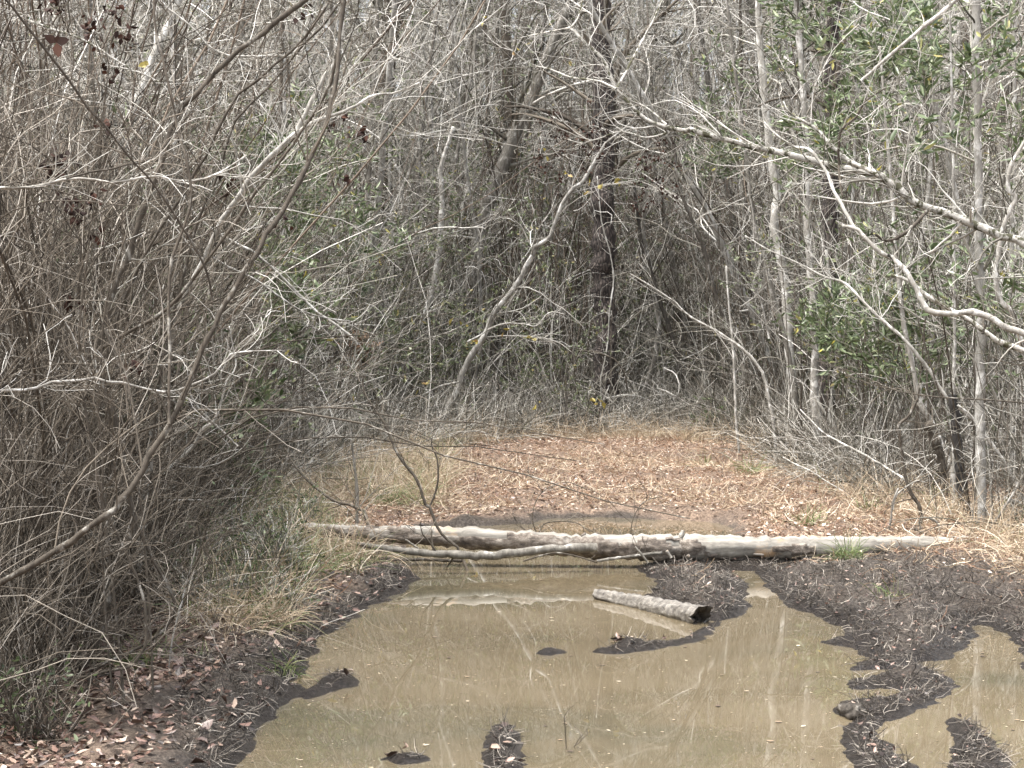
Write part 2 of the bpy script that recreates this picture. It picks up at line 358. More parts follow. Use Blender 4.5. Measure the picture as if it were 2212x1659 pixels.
M['water'] = watermat()

# ------------------------------------------------------------------ ground and water
def graded(lo, hi, flo, fhi, step, g=1.12):
    c = list(np.arange(flo, fhi + 1e-6, step)); s = step; x = c[-1]
    while x < hi: s *= g; x += s; c.append(min(x, hi))
    s = step; x = c[0]; pre = []
    while x > lo: s *= g; x -= s; pre.append(max(x, lo))
    return np.array(pre[::-1] + c)
gx = graded(-400, 400, -4.6, 4.6, .028); gy = graded(-60, 700, 5.6, 16.2, .03)
GX, GY = np.meshgrid(gx, gy); GS = shore(GX.ravel(), GY.ravel()).reshape(GX.shape); GZ = height(GX, GY, GS)
ny, nx = GX.shape; gi = np.arange(nx * ny).reshape(ny, nx)
tb = Tubes().raw(np.stack([GX, GY, GZ], -1).reshape(-1, 3), np.stack([gi[:-1, :-1], gi[:-1, 1:], gi[1:, 1:], gi[1:, :-1]], -1).reshape(-1, 4))
ground = tag(obj('ground', tb, M['ground']), 'leaf littered forest floor with dark churned mud round the puddle', 'ground', kind='structure')
MUDPOLY = gpoly([(1380, 1220), (1500, 1190), (1700, 1195), (1900, 1215), (2080, 1240), (2400, 1330), (2700, 1800), (1000, 1800), (1000, 1500), (1300, 1300)])
def mudmask(x, y, s):
    n = fbm(x, y, .5, 4, 31)
    wide = np.where(y > 12.0, .07, .32); a = sstep(wide * 2.0, wide * .5, s + .22 * n)
    pm = sstep(.5, -.5, poly_sd(x, y, MUDPOLY) + .5 * n) * (y < 20) * (x > 0)
    return np.clip(np.maximum(a, pm * (.92 + .2 * n)), 0, 1) * (y < 26)
mk = mudmask(GX.ravel(), GY.ravel(), GS.ravel())
gw = ground.data.attributes.new('wet', 'FLOAT', 'POINT'); gw.data.foreach_set('value', (sstep(.24, .03, GS.ravel() + .06 * fbm(GX.ravel(), GY.ravel(), .3, 3, 41)) * (GY.ravel() < 12.3)).astype(np.float32))
ga = ground.data.attributes.new('mud', 'FLOAT', 'POINT'); ga.data.foreach_set('value', mk.astype(np.float32))
wx = np.linspace(-6, 6, 40); wy = np.linspace(3, 20, 50); WX, WY = np.meshgrid(wx, wy); wi = np.arange(2000).reshape(50, 40)
water = obj('water', Tubes().raw(np.stack([WX, WY, 0 * WX], -1).reshape(-1, 3), np.stack([wi[:-1, :-1], wi[:-1, 1:], wi[1:, 1:], wi[1:, :-1]], -1).reshape(-1, 4)), M['water'])
tag(water, 'tan muddy puddle water reflecting the woods', 'water', kind='structure')

# ------------------------------------------------------------------ traced trees and branches
def line(pts, w, d, K=26, wig=.12):
    """pts in photograph pixels, w width(s) in pixels, d depth(s) in metres"""
    pts = np.array(pts, float); n = len(pts); s = np.concatenate([[0], np.cumsum(np.linalg.norm(np.diff(pts, axis=0), axis=1))]); s /= s[-1]
    def lerp(q): return np.interp(s, np.linspace(0, 1, len(q)), q) if not np.isscalar(q) else np.full(n, float(q))
    D = lerp(d); Wd = lerp(w); P = at(pts[:, 0], pts[:, 1], D)
    return resample(P, Wd * .5 * D / FPX * (.86 if K < 140 and Wd.max() < 18 else 1.), K, wig)
def toground(P, R, flare=1.25):
    """carry the lower end (first point) down into the ground below it"""
    z = hz(P[0, 0], P[0, 1]) - .12; step = P[0, 2] - z
    if step > .03:
        q = P[0].copy(); q[2] = z; d = P[0] - P[2]; q[:2] += np.clip(d[:2] / (abs(d[2]) + .05) * step, -.15, .15)
        P = np.concatenate([q[None], P]); R = np.concatenate([[R[0] * flare], R])
    return P, R
def hero(name, label, cat, trunk, mat, limbs=(), twigs=(0, 0), twmat='twig_grey', S=10, down=True, leaves=None, tl=(.25, .9), group=None, part='trunk', limbname='limb', t0=.25):
    P, R = line(*trunk)
    if down: P, R = toground(P, R)
    b = P[0].copy(); r = root(name, label, cat, tuple(b), group)
    obj(part, Tubes().add(P, R, S, cap=True, rough=.05), M[mat], r)
    allP = [resample(P, R, 30)]
    for lm in limbs:
        LP, LR = line(*lm[:3]); obj(limbname, Tubes().add(LP, LR, max(5, S - 3), cap=True, rough=.05), M[lm[3] if len(lm) > 3 else mat], r); allP.append(resample(LP, LR, 30))
    if twigs[0]:
        AP = np.stack([q[0] for q in allP]); AR = np.stack([q[1] for q in allP]); t = Tubes()
        P1, R1 = spawn(AP, AR, twigs[0], tl[0], tl[1], .4, 1.2, 7, .4, .3, .35, t0, 1, .0022); t.add(P1, R1, 4)
        P2, R2 = spawn(P1, R1, twigs[1], tl[0] * .4, tl[1] * .55, .4, 1.1, 5, .4, .2, .6, .2, 1, .0015); t.add(P2, R2, 3)
        obj('twigs', t, M[twmat], r)
        if leaves:
            lm_, n, l, w = leaves; p_, d_ = tip_dirs(P2, n); obj('foliage', Tubes().leaves(p_, d_, rng.uniform(l * .6, l * 1.2, n), rng.uniform(w * .7, w * 1.2, n)), M[lm_], r)
    return r

# --- left foreground
def left_heroes():
    A = Z(0, 2, [(240, 1330), (260, 1240), (350, 1160), (520, 1020), (580, 940), (620, 830), (660, 700), (690, 580), (740, 420), (800, 240), (850, 130), (830, 20)]) + \
        Z(0, 1, [(790, 1440), (770, 1300), (740, 1140), (700, 1000), (640, 860), (600, 770), (568, 670), (600, 630), (650, 520), (690, 360), (740, 180)]) + \
        Z(0, 0, [(800, 1659), (880, 1400), (960, 1180), (1030, 1000), (1080, 820), (1130, 700), (1240, 600), (1330, 490), (1430, 390), (1530, 300), (1640, 230), (1740, 140), (1830, 70), (1930, 0), (2060, -120), (2200, -260)])
    B2 = Z(0, 1, [(566, 668), (640, 620), (760, 550), (880, 480), (980, 430), (1090, 340), (1180, 240), (1260, 130), (1340, 20)]) + \
        Z(0, 0, [(1480, 1420), (1580, 1260), (1700, 1110), (1830, 940), (1920, 810), (2010, 670), (2090, 530), (2130, 330), (2170, 100), (2190, -100)])
    L1 = Z(0, 1, [(640, 460), (700, 590), (760, 750), (820, 930), (870, 1130), (910, 1330), (960, 1450)])
    hero('leaning_tree', 'crooked grey brown tree with a sharp elbow, leaning right across the left thicket', 'tree', (A, [15, 17, 16, 14, 13, 15], [7.4, 7.5, 7.7, 8.0], 90), 'bark_brown',
         [(B2, [10, 8, 6], [7.55, 7.3]), (L1[::-1][2:][::-1], [8, 6], [7.5, 7.2])], (50, 170), 'twig_grey', tl=(.2, .8), t0=.3)
    C = [(-300, 1500), (-220, 1400), (-120, 1320)] + Z(0, 2, [(0, 490), (180, 390), (310, 310), (420, 250), (520, 170), (640, 80), (760, 0)]) + \
        Z(0, 1, [(720, 1620), (820, 1520), (900, 1400), (940, 1300), (1010, 1200), (1080, 1090), (1140, 960), (1190, 850), (1240, 730), (1280, 620), (1350, 490), (1420, 340), (1490, 240), (1560, 110), (1640, 0)]) + \
        Z(0, 0, [(1680, 1480), (1760, 1380), (1830, 1250), (1900, 1130), (1960, 1000), (2020, 880), (2080, 720), (2100, 600), (2130, 480), (2150, 200), (2170, 0), (2180, -120)])
    Dv = Z(0, 1, [(1070, 1100), (1070, 1000), (1070, 800), (1075, 600), (1065, 400), (1075, 150), (1100, 0)]) + Z(0, 0, [(1150, 1480), (1210, 1250), (1190, 1060), (1150, 900), (1118, 800), (1080, 600), (1020, 330), (985, 200), (975, 0), (970, -80)])
    D2 = Z(0, 1, [(900, 1400), (880, 1250), (840, 1000), (800, 800), (740, 640), (690, 500)])
    hero('arching_sapling', 'smooth grey brown sapling arching in from the left edge and up beside the clearing', 'sapling', (C, [16, 17, 14, 12, 9], [6.3, 6.2, 6.5, 7.0], 80), 'bark_brown',
         [(Dv, [8, 8, 6], [6.3, 6.6]), (D2, [6, 4], [6.35, 6.6])], (34, 120), 'twig_brown', tl=(.2, .7))
    E = [(-300, 1480), (-240, 1200), (-190, 800), (-120, 520), (-60, 425)] + Z(0, 0, [(0, 1185), (100, 1190), (250, 1175), (420, 1130), (600, 1135), (700, 1155), (820, 1140), (960, 1110), (1080, 1135), (1180, 1150), (1330, 1120), (1440, 1060), (1560, 980)])
    E2 = Z(0, 0, [(420, 1130), (560, 1090), (700, 1070), (800, 1040), (920, 1020), (1010, 960), (1100, 830), (1160, 650), (1180, 560), (1240, 400)])
    hero('reaching_branch', 'thin pale wavy bough reaching in level from the left edge, forked, upper of two', 'branch', (E, [10, 9, 8, 4], [6.4, 6.4, 6.6], 50), 'bark_mottled', [(E2, [5, 3], [6.45, 6.7], 'bark_brown')], (26, 80), 'twig_pale', tl=(.1, .5), t0=.5, S=7)
    Fp = [(-280, 1560), (-230, 1300), (-150, 950), (-70, 858)] + Z(0, 1, [(0, 890), (200, 880), (350, 830), (480, 830), (580, 805), (660, 830), (800, 840), (900, 875), (1080, 895), (1200, 855), (1330, 800), (1390, 750), (1450, 660), (1600, 640), (1800, 635)])
    hero('reaching_branch', 'thin pale sagging bough reaching in from the left edge, lower of two', 'branch', (Fp, [9, 8, 7, 3], [6.6, 6.5, 6.9], 50), 'bark_mottled', [], (20, 60), 'twig_pale', tl=(.1, .4), t0=.45, S=7)
    Bw = Z(0, 1, [(950, 1250), (1000, 950), (1060, 620), (1100, 480), (1160, 330), (1240, 160), (1310, 20)]) + Z(0, 0, [(1350, 1500), (1420, 1370), (1520, 1230), (1600, 1100), (1700, 1000), (1800, 900), (1870, 840), (1950, 790), (2060, 740), (2160, 710)]) + Z(1, 0, [(60, 690), (100, 680), (160, 640), (240, 600), (370, 585), (520, 520)])
    Bw2 = Z(0, 0, [(1870, 830), (1930, 720), (1990, 600), (2050, 480), (2130, 380), (2160, 250), (2170, 60), (2200, -100)])
    hero('white_tree', 'white barked slim tree leaning right and forking near the top of the left half', 'tree', (Bw, [16, 16, 15, 14, 9, 4], [9.4, 9.0, 8.7, 8.9], 70), 'bark_pale', [(Bw2, [12, 8], [8.75, 8.9])], (40, 160), 'twig_pale', tl=(.3, 1.1))
    G = Z(0, 0, [(-60, -100), (40, 0), (150, 140), (260, 280), (370, 420), (480, 570), (560, 690), (660, 790), (760, 920), (840, 1020), (960, 1150), (1130, 1400), (1300, 1700), (1340, 1900)])
    g = hero('hanging_vine', 'straight dark vine slanting down rightwards across the top left corner', 'vine', (G[::-1], [5, 6, 6], [6.0, 5.6], 40), 'bark_brown', [], (10, 24), 'twig_brown', S=6, part='stem', tl=(.1, .4), down=False)
    lp = at(122, 92, 5.75); t = Tubes()
    for a, l, w in ((2.6, .045, .03), (.2, .045, .03), (-1.4, .05, .032), (1.3, .025, .02)):
        t.leaves(np.array([lp]), np.array([[math.cos(a), -.1, math.sin(a)]]), l, w, .1, np.array([[0.1, -1, .1]]))
    lf = obj('dead_leaf', t, M['leaf_dead'], g)
    for k, (pts, w, d, lab, m_) in enumerate([
        (Z(0, 0, [(190, 135), (350, 190), (450, 220), (600, 290), (700, 360), (820, 430), (1000, 520), (1200, 700)])[::-1], [3, 5, 7], 9.2, 'mossy pale limb slanting down to the right below the big dead leaf', 'bark_moss'),
        (Z(0, 0, [(2100, -20), (1990, 150), (1880, 290), (1780, 370), (1700, 440), (1600, 530), (1520, 580), (1450, 680), (1380, 800), (1330, 940), (1230, 1090), (1150, 1250), (1060, 1370), (900, 1650), (730, 2050), (630, 2630), (600, 3500), (585, 4210)])[::-1] , [9, 9, 6], 8.2, 'dark stem bending up right through the top left, left of the pair', 'bark_brown'),
        (Z(0, 0, [(2200, -60), (2050, 150), (1910, 290), (1800, 430), (1640, 610), (1500, 740), (1440, 890), (1380, 1100), (1250, 1400), (1120, 1900), (1020, 2340), (960, 2900), (940, 3650), (930, 4100)])[::-1], [8, 7, 5], 8.6, 'dark stem bending up right through the top left, right of the pair', 'bark_brown'),
        ([(330, 1480), (318, 1250)] + Z(0, 1, [(860, 1430), (690, 1100), (660, 900), (640, 780), (650, 500), (700, 200), (800, -100)]), [6, 5], 7.0, 'upright brown stem crossing just right of the elbow of the crooked tree', 'bark_brown'),
        ([(262, 1440), (245, 1280)] + Z(0, 1, [(640, 1550), (600, 1400), (570, 1200), (540, 1000), (510, 850), (500, 600), (520, 300), (560, 0)]), [7, 7, 6, 4], 6.9, 'upright brown stem just left of the elbow of the crooked tree', 'bark_brown'),
        ([(240, 1470), (226, 1300)] + Z(0, 1, [(640, 1680), (650, 1300), (620, 1050), (620, 850), (570, 780), (470, 700), (330, 560)]), [6, 5, 4], 6.8, 'brown stem rising straight under the elbow of the crooked tree', 'bark_brown'),
        ([(-30, 1520), (0, 1300)] + Z(0, 1, [(80, 1659), (200, 1420), (320, 1250), (430, 1090), (520, 930), (600, 760)]), [9, 8, 6], 7.0, 'brown stem leaning right towards the elbow of the crooked tree', 'bark_brown'),
        (Z(0, 2, [(90, 1200), (220, 1120), (400, 1100), (600, 1070), (700, 1040), (830, 1015), (915, 890), (925, 800), (910, 600), (850, 420), (760, 220), (700, 100), (640, -100), (600, -300)]), [8, 8, 7, 6], 6.9, 'looping brown stem bent flat along the ground, inner loop at lower left', 'bark_brown'),
        (Z(0, 2, [(590, 1060), (610, 1030), (700, 980), (860, 910), (1000, 820), (1080, 730), (1110, 640), (1060, 500), (970, 350), (900, 200), (830, 20), (800, -200)]), [7, 8, 8, 6], 7.1, 'looping brown stem bulging right at lower left, outer loop', 'bark_brown'),
        (Z(0, 2, [(100, 1190), (300, 1000), (420, 850), (480, 600), (560, 400), (680, 100)]), [7, 6, 5], 6.6, 'brown stem leaning up right from the corner of dark evergreen leaves', 'bark_brown'),
        (Z(0, 1, [(930, 1650), (960, 1580), (1000, 1480), (1060, 1400), (1160, 1300), (1230, 1230), (1280, 1130), (1350, 1085), (1410, 920), (1430, 830), (1490, 740), (1470, 600), (1450, 480)]), [9, 10, 8, 4, 3], 9.6, 'white dead branch zigzagging up from the left grass bank', 'bark_pale'),
        (Z(0, 1, [(1190, 900), (1250, 990), (1310, 1060), (1400, 1140), (1500, 1240)])[::-1], [6, 6, 4], 9.5, 'short white dead stick crossing the zigzag white branch', 'bark_pale'),
        (Z(0, 2, [(1070, 1000), (1090, 840), (1140, 640), (1190, 450), (1240, 260)]), [4, 5, 3], 7.6, 'single straw pale stem standing on the leaf litter of the left bank', 'twig_pale'),
        (Z(0, 0, [(1130, 1210), (1180, 1280), (1260, 1380), (1370, 1470), (1480, 1530), (1600, 1590)]) + Z(0, 1, [(1660, 60), (1750, 140), (1850, 240), (1990, 380), (2090, 450), (2212, 540), (2260, 600)]), [5, 6, 7, 6], 10.8, 'long pale bough slanting down right over the left grass, upper of two', 'bark_pale'),
        (Z(0, 1, [(1340, 45), (1450, 110), (1540, 150), (1650, 210), (1760, 290), (1900, 380), (2060, 430), (2212, 450)]), [6, 5, 3], 10.6, 'long pale bough slanting down right over the left grass, lower of two', 'bark_pale'),
        (Z(0, 0, [(1040, 40), (1150, 120), (1240, 200), (1330, 300), (1450, 350), (1600, 355), (1800, 350), (1900, 360)]), [5, 5, 4], 10.4, 'pale branch bending to level behind the upper part of the crooked tree', 'bark_pale'),
    ]):
        stick = d in (9.6, 9.5) or k in (0, 13, 14, 15)
        nm = 'fallen_branch' if stick else 'brush_sapling'
        hero(nm, lab, 'branch' if stick else 'sapling', (pts, w, d + rng.uniform(-.05, .05), 34), m_ if m_.startswith('bark') else 'bark_pale', [], (12, 40) if stick else (16, 50), 'twig_pale' if stick else 'twig_brown', S=7, down=(k not in (0, 11, 13, 14, 15)), part='stem', tl=(.15, .6))
left_heroes()

def clusters(parent, name, spots, d, mat, l, w, n=9, jit=.02):
    t = Tubes()
    for x, y in spots:
        c = at(x, y, d); k = max(2, int(n * rng.uniform(.5, 1.4)))
        t.leaves(c + rng.normal(0, jit, (k, 3)), rng.normal(size=(k, 3)) - [0, 0, .6], rng.uniform(l * .6, l * 1.2, k), rng.uniform(w * .6, w * 1.2, k), .5)
    return obj(name, t, M[mat], parent)
BYNAME = {}
def find(txt): return [o for o in COL.objects if txt in o.get('label', '')][0]
clusters(find('crooked grey brown tree'), 'dead_foliage', [(240, 155), (225, 262), (205, 40), (190, 75), (240, 25), (130, 345), (122, 360), (160, 465), (205, 505), (168, 440), (150, 655), (285, 795), (270, 80), (205, 420), (110, 8)], 7.3, 'leaf_dead', .035, .022, 12, .022)
clusters(find('white barked slim tree'), 'dead_foliage', [(615, 485), (495, 395), (735, 245), (745, 250), (760, 275), (650, 30), (730, 395), (800, 280)], 10.1, 'leaf_dead', .05, .03, 6, .03)
clusters(find('straight dark vine'), 'yellow_leaf', [(318, 140)], 5.9, 'leaf_yellow', .03, .02, 3, .004)
# --- right side
def right_heroes():
    T = [(2680, 1300), (2600, 1000), (2450, 760), (2320, 620)] + Z(2, 0, [(2212, 1540), (2060, 1490), (1900, 1420), (1750, 1360), (1600, 1310), (1500, 1260), (1400, 1180), (1300, 1110), (1150, 1075), (1000, 1050), (850, 1010), (650, 960), (500, 930), (350, 890), (200, 850), (80, 810)]) + \
        Z(1, 0, [(2212, 826), (2060, 800), (1930, 740), (1830, 640), (1760, 560), (1740, 510), (1690, 390), (1640, 340), (1560, 270), (1490, 190), (1460, 170)])
    T2 = Z(2, 0, [(1170, 1060), (1100, 1010), (1020, 950), (960, 880), (880, 800), (740, 720), (690, 640)])
    T2b = Z(2, 0, [(1290, 1105), (1180, 1050), (1100, 1020)])
    T3 = Z(2, 0, [(1045, 1060), (1040, 950), (1060, 820), (1150, 740), (1210, 640), (1330, 560)])
    T3d = Z(2, 0, [(1040, 1040), (1050, 1160), (1065, 1240)])
    T4 = Z(2, 0, [(1600, 1330), (1540, 1400), (1450, 1480), (1350, 1520), (1270, 1480)])
    T5 = Z(1, 0, [(1760, 560), (1640, 510), (1480, 490), (1350, 440), (1260, 420), (1160, 430)])
    T6 = Z(1, 0, [(2080, 790), (1980, 700), (1880, 640), (1780, 590)])
    T7 = Z(1, 0, [(1760, 560), (1800, 500), (1860, 380), (1930, 250), (2000, 120), (2050, 0)])
    T8 = Z(1, 0, [(1470, 175), (1360, 195), (1240, 220), (1130, 245)])
    T9 = Z(1, 0, [(1475, 175), (1520, 110), (1550, 0), (1570, -100)])
    T10 = Z(1, 0, [(2080, 840), (1950, 870), (1800, 830), (1640, 880), (1500, 920)])
    hero('leaning_tree', 'long pale mossy tree slanting from the right edge up to the top middle', 'tree', (T, [34, 26, 20, 19, 17, 14, 9, 6], [9.0, 9.2, 9.6, 10.2], 110), 'bark_moss',
         [(T2, [13, 9, 4], [9.4, 9.6]), (T2b, [12, 10], [9.35, 9.4]), (T3, [7, 6, 3], [9.4, 9.3], 'bark_brown'), (T3d, [6, 4], [9.4, 9.3], 'bark_brown'), (T4, [9, 10, 6], [9.2, 9.0], 'bark_brown'),
          (T5, [6, 4, 2], [9.8, 10.]), (T6, [6, 4], [9.7, 9.9]), (T7, [7, 4], [9.9, 10.1]), (T8, [4, 2], [10., 10.1]), (T9, [5, 3], [10., 10.1]), (T10, [5, 3], [9.7, 9.9])], (120, 420), 'twig_pale', tl=(.2, .8), t0=.3)
    S10 = [(2640, 1330), (2560, 1100), (2430, 880), (2320, 770)] + Z(2, 1, [(2212, 530), (2100, 490), (2020, 440), (1890, 390), (1740, 405), (1610, 385), (1560, 310), (1500, 190), (1440, 100), (1360, 40)]) + Z(2, 0, [(1400, 1650), (1300, 1590), (1200, 1500), (1140, 1440), (1060, 1430)])
    hero('leaning_tree', 'smooth grey wavy tree limb bending in from the right edge below the mossy leaning tree', 'tree', (S10, [28, 22, 16, 15, 12, 8], [8.4, 8.7, 9.0], 70), 'bark_mottled', [(Z(2, 0, [(1140, 1440), (1080, 1330), (1000, 1180), (960, 1080), (860, 950), (770, 930), (700, 890), (610, 820), (570, 770)]), [9, 8, 4], [9.0, 9.3], 'bark_pale')], (30, 110), 'twig_grey', tl=(.2, .6), t0=.3)
    S11 = [(2660, 1380), (2560, 1180), (2400, 920), (2300, 800)] + Z(2, 1, [(2212, 640), (2100, 600), (1990, 540), (1880, 450), (1740, 370), (1600, 290), (1480, 190), (1370, 160)])
    hero('leaning_tree', 'thick lichen spotted limb with a broken stub, lowest of those entering at the right edge', 'tree', (S11, [26, 20, 15, 12, 8], [8.6, 8.8, 9.0], 50), 'bark_moss', [(Z(2, 1, [(1950, 530), (1960, 500), (1970, 470)]), [7, 5], 8.75, 'bark_brown')], (12, 40), 'twig_brown', tl=(.1, .5), t0=.35)
    S12 = Z(2, 1, [(2330, 1200), (2280, 900), (2200, 600), (2140, 400), (2080, 340), (2040, 250), (2030, 100)]) + Z(2, 0, [(2040, 1659), (2080, 1450), (2130, 1310), (2160, 1250), (2110, 1190), (2130, 1050), (2212, 900), (2300, 760)])
    hero('crooked_sapling', 'crooked pale sapling twisting upright at the right edge', 'sapling', (S12, [16, 14, 12, 9], [9.8, 9.8], 50), 'bark_mottled', [], (30, 110), 'twig_grey', tl=(.2, .8))
    S8 = [(2124, 1205), (2121, 1150), (2117, 900), (2118, 700), (2114, 500), (2113, 300), (2108, 100), (2110, -60), (2118, -300)]
    hero('pale_tree', 'straight pale flaky trunk standing at the right end of the fallen log', 'tree', (S8, [22, 20, 18, 17, 15], [12.6, 12.6], 60), 'bark_pale', [(Z(2, 1, [(1920, 1130), (1880, 1050), (1790, 980)]), [6, 5], 12.6)], (26, 90), 'twig_grey', tl=(.3, 1.), t0=.4)
    SN = [(2085, 1150), (2080, 1105), (2076, 1040), (2070, 980), (2063, 910), (2058, 852)]
    hero('charred_snag', 'black charred broken trunk standing upright left of the pale trunk', 'dead tree', (SN, [27, 24, 20, 19, 19], [13.4, 13.4], 30), 'bark_black', [], (0, 0), S=14)
    lean = Z(2, 1, [(2180, 1520), (2130, 1420), (2080, 1330), (1990, 1200), (1900, 1090), (1800, 990), (1720, 930), (1640, 800), (1550, 680), (1440, 550), (1300, 430), (1200, 330), (1080, 210), (950, 170), (820, 100), (600, 0), (450, -90)])
    hero('leaning_pole', 'long white pole leaning left behind the charred trunk', 'sapling', (lean, [9, 9, 9, 8, 5, 3], [13.7, 13.8, 14.4], 60), 'bark_pale', [], (30, 110), 'twig_pale', tl=(.2, .9), t0=.45)
    hero('dead_sapling', 'white slender bare stem rising just behind the charred trunk', 'sapling', (Z(2, 1, [(1770, 1500), (1765, 880), (1775, 600), (1770, 300), (1768, 0)]) + [(2060, 400), (2056, 200), (2050, -50)], [10, 8, 7, 5], [14.2, 14.2], 40), 'bark_pale', [], (14, 50), 'twig_pale', tl=(.3, .9), t0=.4)
    hero('hanging_vine', 'thin level vine stretched from the right edge across the charred trunk', 'vine', (Z(2, 1, [(2700, 1500), (2600, 1200), (2450, 1010), (2212, 968), (1950, 945), (1720, 933), (1550, 915), (1380, 880), (1150, 780), (900, 700)]), [6, 4, 4, 3, 2], [10.5, 11.5], 50), 'bark_brown', [], (6, 14), 'twig_brown', S=6, part='stem', tl=(.1, .5))
    S1 = Z(2, 1, [(945, 1500), (930, 1400), (905, 1150), (890, 900), (890, 600), (880, 300), (860, 100), (850, 0)]) + [(1742, 440), (1738, 250), (1725, 60), (1715, -120)]
    hero('grey_tree', 'mottled grey straight trunk at the right rim of the clearing', 'tree', (S1, [21, 17, 15, 13, 11], [18, 18], 60), 'bark_mottled', [], (30, 140), 'twig_grey', tl=(.5, 1.6), t0=.4)
    pine_r = Z(2, 1, [(975, 1320), (972, 1100), (955, 800), (965, 500), (985, 200), (990, -100)]) + [(1796, 350), (1800, 100), (1803, -150)]
    hero('pine_tree', 'broad dark barked pine right behind the mottled grey trunk', 'tree', (pine_r, [38, 34, 32, 28], [19.6, 19.6], 60), 'bark_pine', [], (14, 60), 'twig_brown', S=14, tl=(.6, 2.), t0=.5)
    hero('pale_tree', 'pale slim trunk leaning slightly left beside the broad dark pine', 'tree', (Z(2, 1, [(955, 1350), (960, 1180), (990, 1010), (1010, 850), (1040, 650), (1060, 500), (1090, 270), (1110, 0)]) + [(1840, 470), (1850, 250), (1862, -100)], [11, 10, 8, 5], [18.6, 18.6], 40), 'bark_pale', [], (24, 110), 'twig_pale', tl=(.4, 1.3), t0=.4)
    hero('pale_tree', 'slim white trunk bent outwards low down, right of the broad dark pine', 'tree', (Z(2, 1, [(1310, 1340), (1290, 1260), (1240, 1150), (1210, 1000), (1150, 850), (1080, 700), (1040, 560), (1000, 300), (960, 0)]), [11, 10, 9, 6], [17.2, 17.4], 40), 'bark_pale', [], (14, 60), 'twig_pale', tl=(.3, 1.), t0=.4)
    hero('pale_tree', 'short white bent trunk at the foot of the broad dark pine', 'tree', (Z(2, 1, [(1045, 1350), (1030, 1200), (1000, 1100), (930, 990), (870, 890)]), [10, 10, 7, 4], [17.8, 17.9], 24), 'bark_pale', [], (6, 20), 'twig_pale', tl=(.2, .7))
    hero('mottled_sapling', 'thin mottled sapling curving left from the right rim of the clearing', 'sapling', (Z(2, 1, [(640, 1460), (640, 1250), (630, 1100), (600, 950), (560, 780), (450, 640), (340, 560), (250, 500), (100, 420), (0, 320)]) + Z(1, 1, [(2120, 320), (2000, 240), (1850, 150)]), [10, 9, 8, 5, 3], [18.6, 19.2], 44), 'bark_mottled', [], (22, 90), 'twig_grey', tl=(.3, 1.), t0=.4)
    hero('grey_tree', 'grey trunk leaning left behind the thin mottled sapling', 'tree', (Z(2, 1, [(790, 1350), (780, 1050), (765, 880), (730, 680), (690, 500), (640, 350), (600, 200), (550, 40)]) + [(1625, 450), (1600, 250), (1570, 0), (1555, -120)], [13, 11, 9, 7], [19.5, 19.8], 44), 'bark_grey', [], (26, 110), 'twig_grey', tl=(.4, 1.4), t0=.4)
    hero('pale_tree', 'thick pale kinked trunk standing behind the middle of the mossy leaning tree', 'tree', (Z(2, 1, [(760, 1280), (745, 900), (720, 500), (700, 200), (660, 0)]) + Z(2, 0, [(630, 1400), (650, 1200), (610, 1000), (590, 800), (560, 500), (540, 200), (530, -200)]), [20, 19, 17, 14], [21, 21], 50), 'bark_pale', [], (20, 90), 'twig_grey', tl=(.6, 1.6), t0=.4)
    hero('dead_sapling', 'thin white dead fork standing at the middle of the right woods', 'sapling', (Z(2, 1, [(420, 1350), (395, 1100), (385, 900), (375, 650), (360, 480), (345, 330), (330, 100)]), [7, 6, 4], [19.5, 19.5], 30), 'bark_pale', [(Z(2, 1, [(600, 560), (575, 430), (540, 300), (500, 210), (540, 120), (550, 20)]), [5, 4], 19.6)], (14, 60), 'twig_pale', tl=(.3, .9), t0=.3)
    hero('fallen_branch', 'long straight pale branch fallen aslant in the right rim of the clearing', 'branch', (Z(2, 1, [(1460, 1450), (1300, 1350), (1160, 1270), (1040, 1210), (940, 1150), (860, 1070), (800, 1010)]), [6, 5, 3], [14.0, 15.5], 30), 'bark_pale', [], (14, 50), 'twig_pale', S=7, part='stem', tl=(.2, .7))
    hero('fallen_branch', 'lower thin pale branch fallen aslant on the right rim of the clearing', 'branch', (Z(2, 1, [(1080, 1530), (960, 1460), (870, 1400), (760, 1350), (690, 1310)]), [4, 3], [15, 16], 20), 'bark_pale', [], (8, 24), 'twig_pale', S=6, part='stem', tl=(.2, .6))
    hero('broken_sapling', 'bent brown grey sapling with a dark elbow, left of the charred trunk', 'sapling', (Z(2, 1, [(1560, 1670), (1545, 1610), (1500, 1540), (1465, 1440), (1450, 1350), (1430, 1200), (1415, 1110), (1480, 1050), (1540, 940)]), [9, 9, 8, 8, 7], [12.7, 12.8], 40), 'bark_brown', [(Z(2, 1, [(1385, 1640), (1400, 1560), (1450, 1510), (1530, 1460), (1590, 1470)]), [4, 3], 12.7, 'bark_pale')], (10, 30), 'twig_brown', tl=(.2, .6))
    hero('hollow_snag', 'broken hollow brown trunk piece leaning between the bent sapling and the charred trunk', 'dead tree', (Z(2, 1, [(1700, 1420), (1690, 1330), (1670, 1250), (1640, 1170), (1600, 1105)]), [17, 20, 22], [14.4, 14.4], 22), 'bark_brown', [], (6, 20), 'twig_brown', S=12, tl=(.2, .5))
    hero('grey_tree', 'grey leaning trunk passing above the broken hollow trunk piece', 'tree', (Z(2, 1, [(1720, 1300), (1640, 1110), (1570, 1000), (1540, 900), (1500, 700), (1440, 400), (1400, 0)]) + [(1925, 400), (1900, 100)], [14, 12, 8, 5], [15., 15.], 40), 'bark_mottled', [], (16, 60), 'twig_grey', tl=(.3, 1.), t0=.4)
